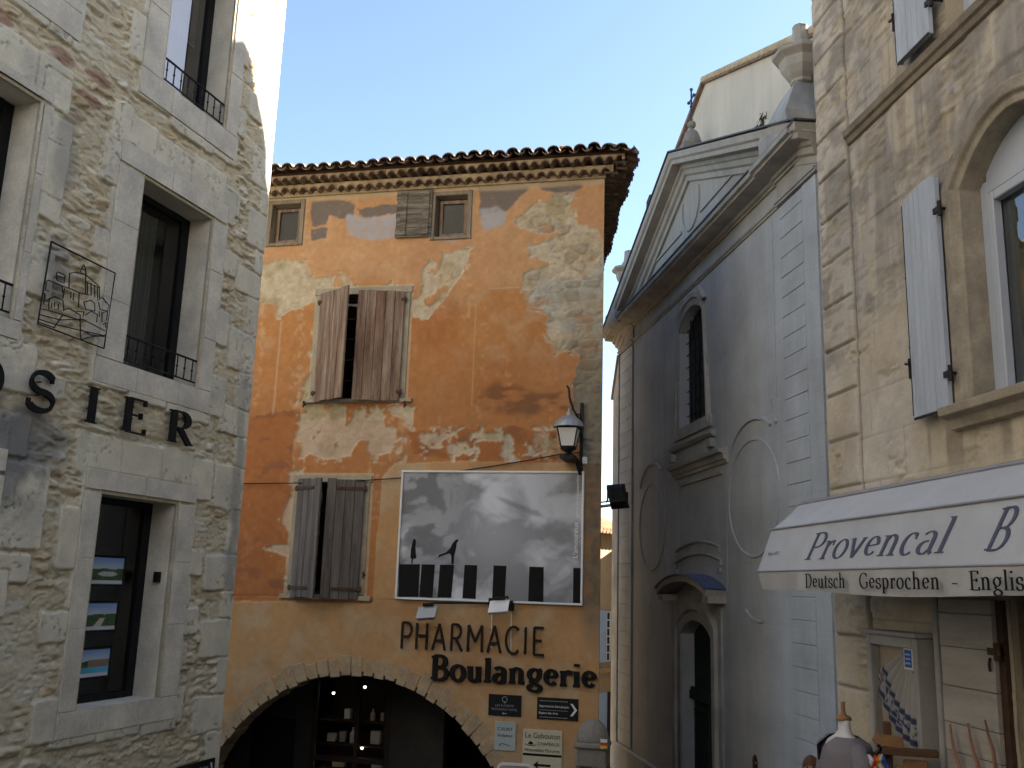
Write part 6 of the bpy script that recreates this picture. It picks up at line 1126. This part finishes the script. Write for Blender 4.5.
(a, za), (b, zb) = q2(904, 760, pd), q2(929, 768, pd); m = MB(); m.box(a, b, pd - .05, pd - .01, zb - .16, za); m.box(a - .05, a + .05, pd - .05, pd - .012, g1, zb); RK.part('plank', m, 'wood_new', bevel=.006)
m = MB(); (a, za) = q2(866, 752); (b, zb) = q2(888, 752); m.tube([(a, -pd - .02, za), (b, -pd - .02, za)], .008, 6); m.tube([(q2(877, 744)[0], -pd - .03, q2(877, 744)[1])] + [(q2(877, 744)[0] + .012 * math.sin(k), -pd - .03, q2(877, 744)[1] - .012 * k) for k in range(1, 9)], .012, 6); RK.part('hook_rail', m, 'iron')
for k, (px, cm, nm) in enumerate(((868, 'cloth_white', 'white'), (872.5, 'red', 'red'), (877, 'orange', 'orange'), (881.5, 'cream', 'cream'), (885.5, 'blue', 'blue'))):
    (u, z) = q2(px, 754, pd + .02); m = MB(); rr = random.Random(k); pts = [(u + .02 * math.sin(t_ * 1.2 + k), -pd - .03 - .008 * math.sin(t_ * 2), z - t_ * .03) for t_ in range(12)]; n = 8; vs = []
    m.tube(pts, [.006] + [.016 + .004 * math.sin(t_ + k) for t_ in range(10)] + [.012], 8); solo('ribbon', m, cm, nm + ' cloth ribbon hanging from the wooden rack rail', 'ribbon', PK_, (u, pd + .03, z - .3), 'ribbons hanging on the rack')
# wooden hayfork leaning on the planks
fd = .12; HF = Thing('wooden_hayfork', 'three pronged wooden hayfork standing upright against the white planked shutter', 'hayfork', PR, (1.55, fd, 1.9)); 
for ln in ([(950, 724), (951.5, 737), (954.5, 752), (960, 768), (968, 788)], [(968, 723), (970, 737), (973.5, 752), (978, 766), (978, 788)], [(985, 720), (988, 734), (993, 750), (995.5, 768), (986, 788)]):
    m = MB(); pts = [(PR.at(x_, y_, fd)[0], -fd, PR.at(x_, y_, fd)[1]) for x_, y_ in ln]; m.tube(pts, [.006, .008, .010, .012, .013], 8); HF.part('prong', m, mat('pink_wood', (.30, .15, .10), .7, .2, 6, .15, 40, .2, 60) if 'pw' not in M else M['pw'], smooth=True)
(u, z) = PR.at(978, 790, fd); m = MB(); m.tube([(u, -fd, z + .02), (u + .0, -fd - .02, z - .3), (u, -fd - .06, gz(PR, u, fd) + .0)], [.02, .018, .018], 10); HF.part('handle', m, 'wood_new', smooth=True)
# white rounded board on a post before the arch
wp_ = CAMLOC + ray(515, 764) * (9.6 / ray(515, 764).y); PB = Plane(515, 9.6, 96); BG = ground_z(9.6); RS = Thing('white_sign_board', 'back of a white rounded signboard on a post, seen below the pale plate', 'sign board', PB, (0, 0, BG)); (a, zt_), (b, _q) = PB.at(497, 764), PB.at(533, 764); m = MB(); r_ = .06; zt_ = PB.at(515, 763)[1]; zl = zt_ - .45
pts = [(a, zl + r_), *arc(a + r_, zt_ - r_, r_, r_, 180, 90, 6), *arc(b - r_, zt_ - r_, r_, r_, 90, 0, 6), *arc(b - r_, zl + r_, r_, r_, 0, -90, 6), *arc(a + r_, zl + r_, r_, r_, 270, 180, 6)][:-1]
m.sweep(pts[1:], [(-.012, -.022), (.018, -.022), (.018, .0), (-.012, .0)], closed=True); RS.part('rim', m, 'white', smooth=False); m = MB(); m.prism(pts[1:], -.004, .004); RS.part('board', m, 'cabinet'); m = MB(); m.tube([((a + b) / 2, .03, BG), ((a + b) / 2, .03, zt_ - .08)], .024, 10); RS.part('post', m, 'alu')

# ================================================================== PEOPLE
def skin_mesh(name, verts, edges, radii, m, parent, sub=2):
    me = bpy.data.meshes.new(name); me.from_pydata(verts, edges, []); o = bpy.data.objects.new(name, me); COL.objects.link(o)
    md = o.modifiers.new('skin', 'SKIN'); md.use_smooth_shade = True
    lay = me.skin_vertices[0] if me.skin_vertices else None
    if lay is None:
        bm = bmesh.new(); bm.from_mesh(me); bm.verts.layers.skin.verify(); bm.to_mesh(me); bm.free(); lay = me.skin_vertices[0]
    for i, r in enumerate(radii): lay.data[i].radius = (r, r) if not isinstance(r, tuple) else r
    lay.data[0].use_root = True; s_ = o.modifiers.new('sub', 'SUBSURF'); s_.levels = s_.render_levels = sub
    me.materials.append(M[m]); o.parent = parent; return o
def person(px, py, depth, heading, hair, top, lab, long_hair, stride):
    r = ray(px, py); p = CAMLOC + r * (depth / r.y); zt = p.z; gnd = ground_z(depth); H = max(1.45, min(1.9, zt - gnd)); gnd = zt - H
    T = Thing('person', lab, 'person', PW, (p.x, -p.y, gnd)); T.e.rotation_euler = (0, 0, heading); k = H / 1.72; V = lambda x, y, z: (x * k, y * k, z * k)
    bv = [V(0, 0, .92), V(0, 0, 1.08), V(0, .01, 1.28), V(0, 0, 1.42), V(0, -.005, 1.49), V(0, -.02, 1.55), V(0, -.015, 1.63), V(.09, 0, .86), V(.10, -stride * .5, .48), V(.10, -stride + .03, .08), V(.11, -stride - .12, .03), V(-.09, 0, .86), V(-.10, stride * .4, .48), V(-.10, stride + .05, .08), V(-.11, stride - .10, .03)]
    be = [(0, 1), (1, 2), (2, 3), (3, 4), (4, 5), (5, 6), (0, 7), (7, 8), (8, 9), (9, 10), (0, 11), (11, 12), (12, 13), (13, 14)]; br = [.13, .12, .135, .07, .05, .075, .085, .085, .058, .042, .035, .085, .058, .042, .035]
    for sg in (1, -1):
        i = len(bv); sw = stride * .6 * sg; bv += [V(sg * .17, 0, 1.38), V(sg * .22, sw * .3, 1.12), V(sg * .23, sw - .03, .89), V(sg * .23, sw - .06, .82)]; be += [(3, i), (i, i + 1), (i + 1, i + 2), (i + 2, i + 3)]; br += [.055, .042, .03, .034]
        for f_ in range(4): bv.append(V(sg * (.21 + .013 * f_), sw - .06 - .012 * f_, .74 + .006 * abs(f_ - 1.5))); be.append((i + 3, len(bv) - 1)); br.append(.009)
        bv.append(V(sg * .20, sw - .10, .78)); be.append((i + 3, len(bv) - 1)); br.append(.010)
    body = skin_mesh('body', bv, be, [x_ * k for x_ in br], 'skin', T.e)
    f = MB(); hc = Vector(V(0, -.015, 1.615)); f.ball(hc, .1 * k, 20, 14, (.80, .96, 1.12)); f.tube([hc + Vector(V(0, -.09, .02)), hc + Vector(V(0, -.118, -.02)), hc + Vector(V(0, -.095, -.03))], [.008 * k, .014 * k, .01 * k], 8)
    for sg in (-1, 1): f.ball(hc + Vector(V(sg * .082, .0, -.005)), .024 * k, 8, 6, (.4, .8, 1.2))
    HD = f.build('head', 'skin', T.e, smooth=True); e_ = MB()
    for sg in (-1, 1): e_.ball(hc + Vector(V(sg * .032, -.088, .012)), .011 * k, 8, 6); e_.box(hc.x + sg * .033 * k - .016 * k, hc.x + sg * .033 * k + .016 * k, -(hc.y - .088 * k), -(hc.y - .096 * k), hc.z + .03 * k, hc.z + .036 * k)
    e_.build('eyes', 'hair_dark', HD); e_ = MB(); e_.box(hc.x - .022 * k, hc.x + .022 * k, -(hc.y - .085 * k), -(hc.y - .095 * k), hc.z - .062 * k, hc.z - .052 * k); e_.build('mouth', 'red', HD)
    h = MB(); n1, n2 = 24, 16; vs = []
    for i in range(n1):
        a = 2 * math.pi * i / n1; face = max(0, -math.sin(a)); low = -.085 + .12 * face ** .5 * (1 if face > 0 else 0) - (.16 if long_hair else 0) * (1 - face) ** 2
        for j in range(n2):
            t_ = j / (n2 - 1); z = .125 + (low - .125) * t_; rr_ = math.sqrt(max(.0, 1 - max(z, -.02) ** 2 / .1265 ** 2)); wv = 1 + .03 * math.sin(a * 11 + t_ * 3); vs.append(hc + Vector(V(math.cos(a) * .092 * rr_ * wv, math.sin(a) * .112 * rr_ * wv + .006, z)))
    h.add(vs, [(i * n2 + j, ((i + 1) % n1) * n2 + j, ((i + 1) % n1) * n2 + j + 1, i * n2 + j + 1) for i in range(n1) for j in range(n2 - 1)]); h.build('hair', hair, T.e, smooth=True)
    idx = [1, 0, 2, 3]; i0 = 15; cv = [V(0, 0, .98), V(0, 0, 1.10), V(0, .01, 1.28), V(0, 0, 1.40), bv[15], bv[16], bv[17], bv[15 + 9], bv[16 + 9], bv[17 + 9], V(0, 0, 1.45)]
    skin_mesh('jacket', cv, [(0, 1), (1, 2), (2, 3), (3, 4), (4, 5), (5, 6), (3, 7), (7, 8), (8, 9), (3, 10)], [x_ * k for x_ in (.155, .145, .155, .085, .072, .058, .046, .072, .058, .046, .062)], top, T.e)
    skin_mesh('trousers', [bv[0], bv[7], bv[8], bv[9], bv[11], bv[12], bv[13], V(0, 0, 1.0)], [(0, 1), (1, 2), (2, 3), (0, 4), (4, 5), (5, 6), (0, 7)], [x_ * k for x_ in (.145, .10, .075, .062, .10, .075, .062, .14)], 'jeans', T.e)
    s_ = MB()
    for i in (9, 13): a = Vector(bv[i]); s_.tube([a + Vector((0, .05, -.05 * k)), a + Vector((0, -.03, -.045 * k)), a + Vector((0, -.14, -.06 * k)), a + Vector((0, -.19, -.065 * k))], [.05, .055, .045, .03], 10)
    s_.build('shoes', 'black', T.e, smooth=True)
person(760, 753, 14.2, .5, 'hair_dark', 'jacket', 'dark haired pedestrian in a navy jacket passing the church door', True, .16)
person(811, 757, 11.8, -.4, 'hair_red', 'jacket2', 'auburn haired pedestrian in a brown jacket near the mannequin', False, .12)
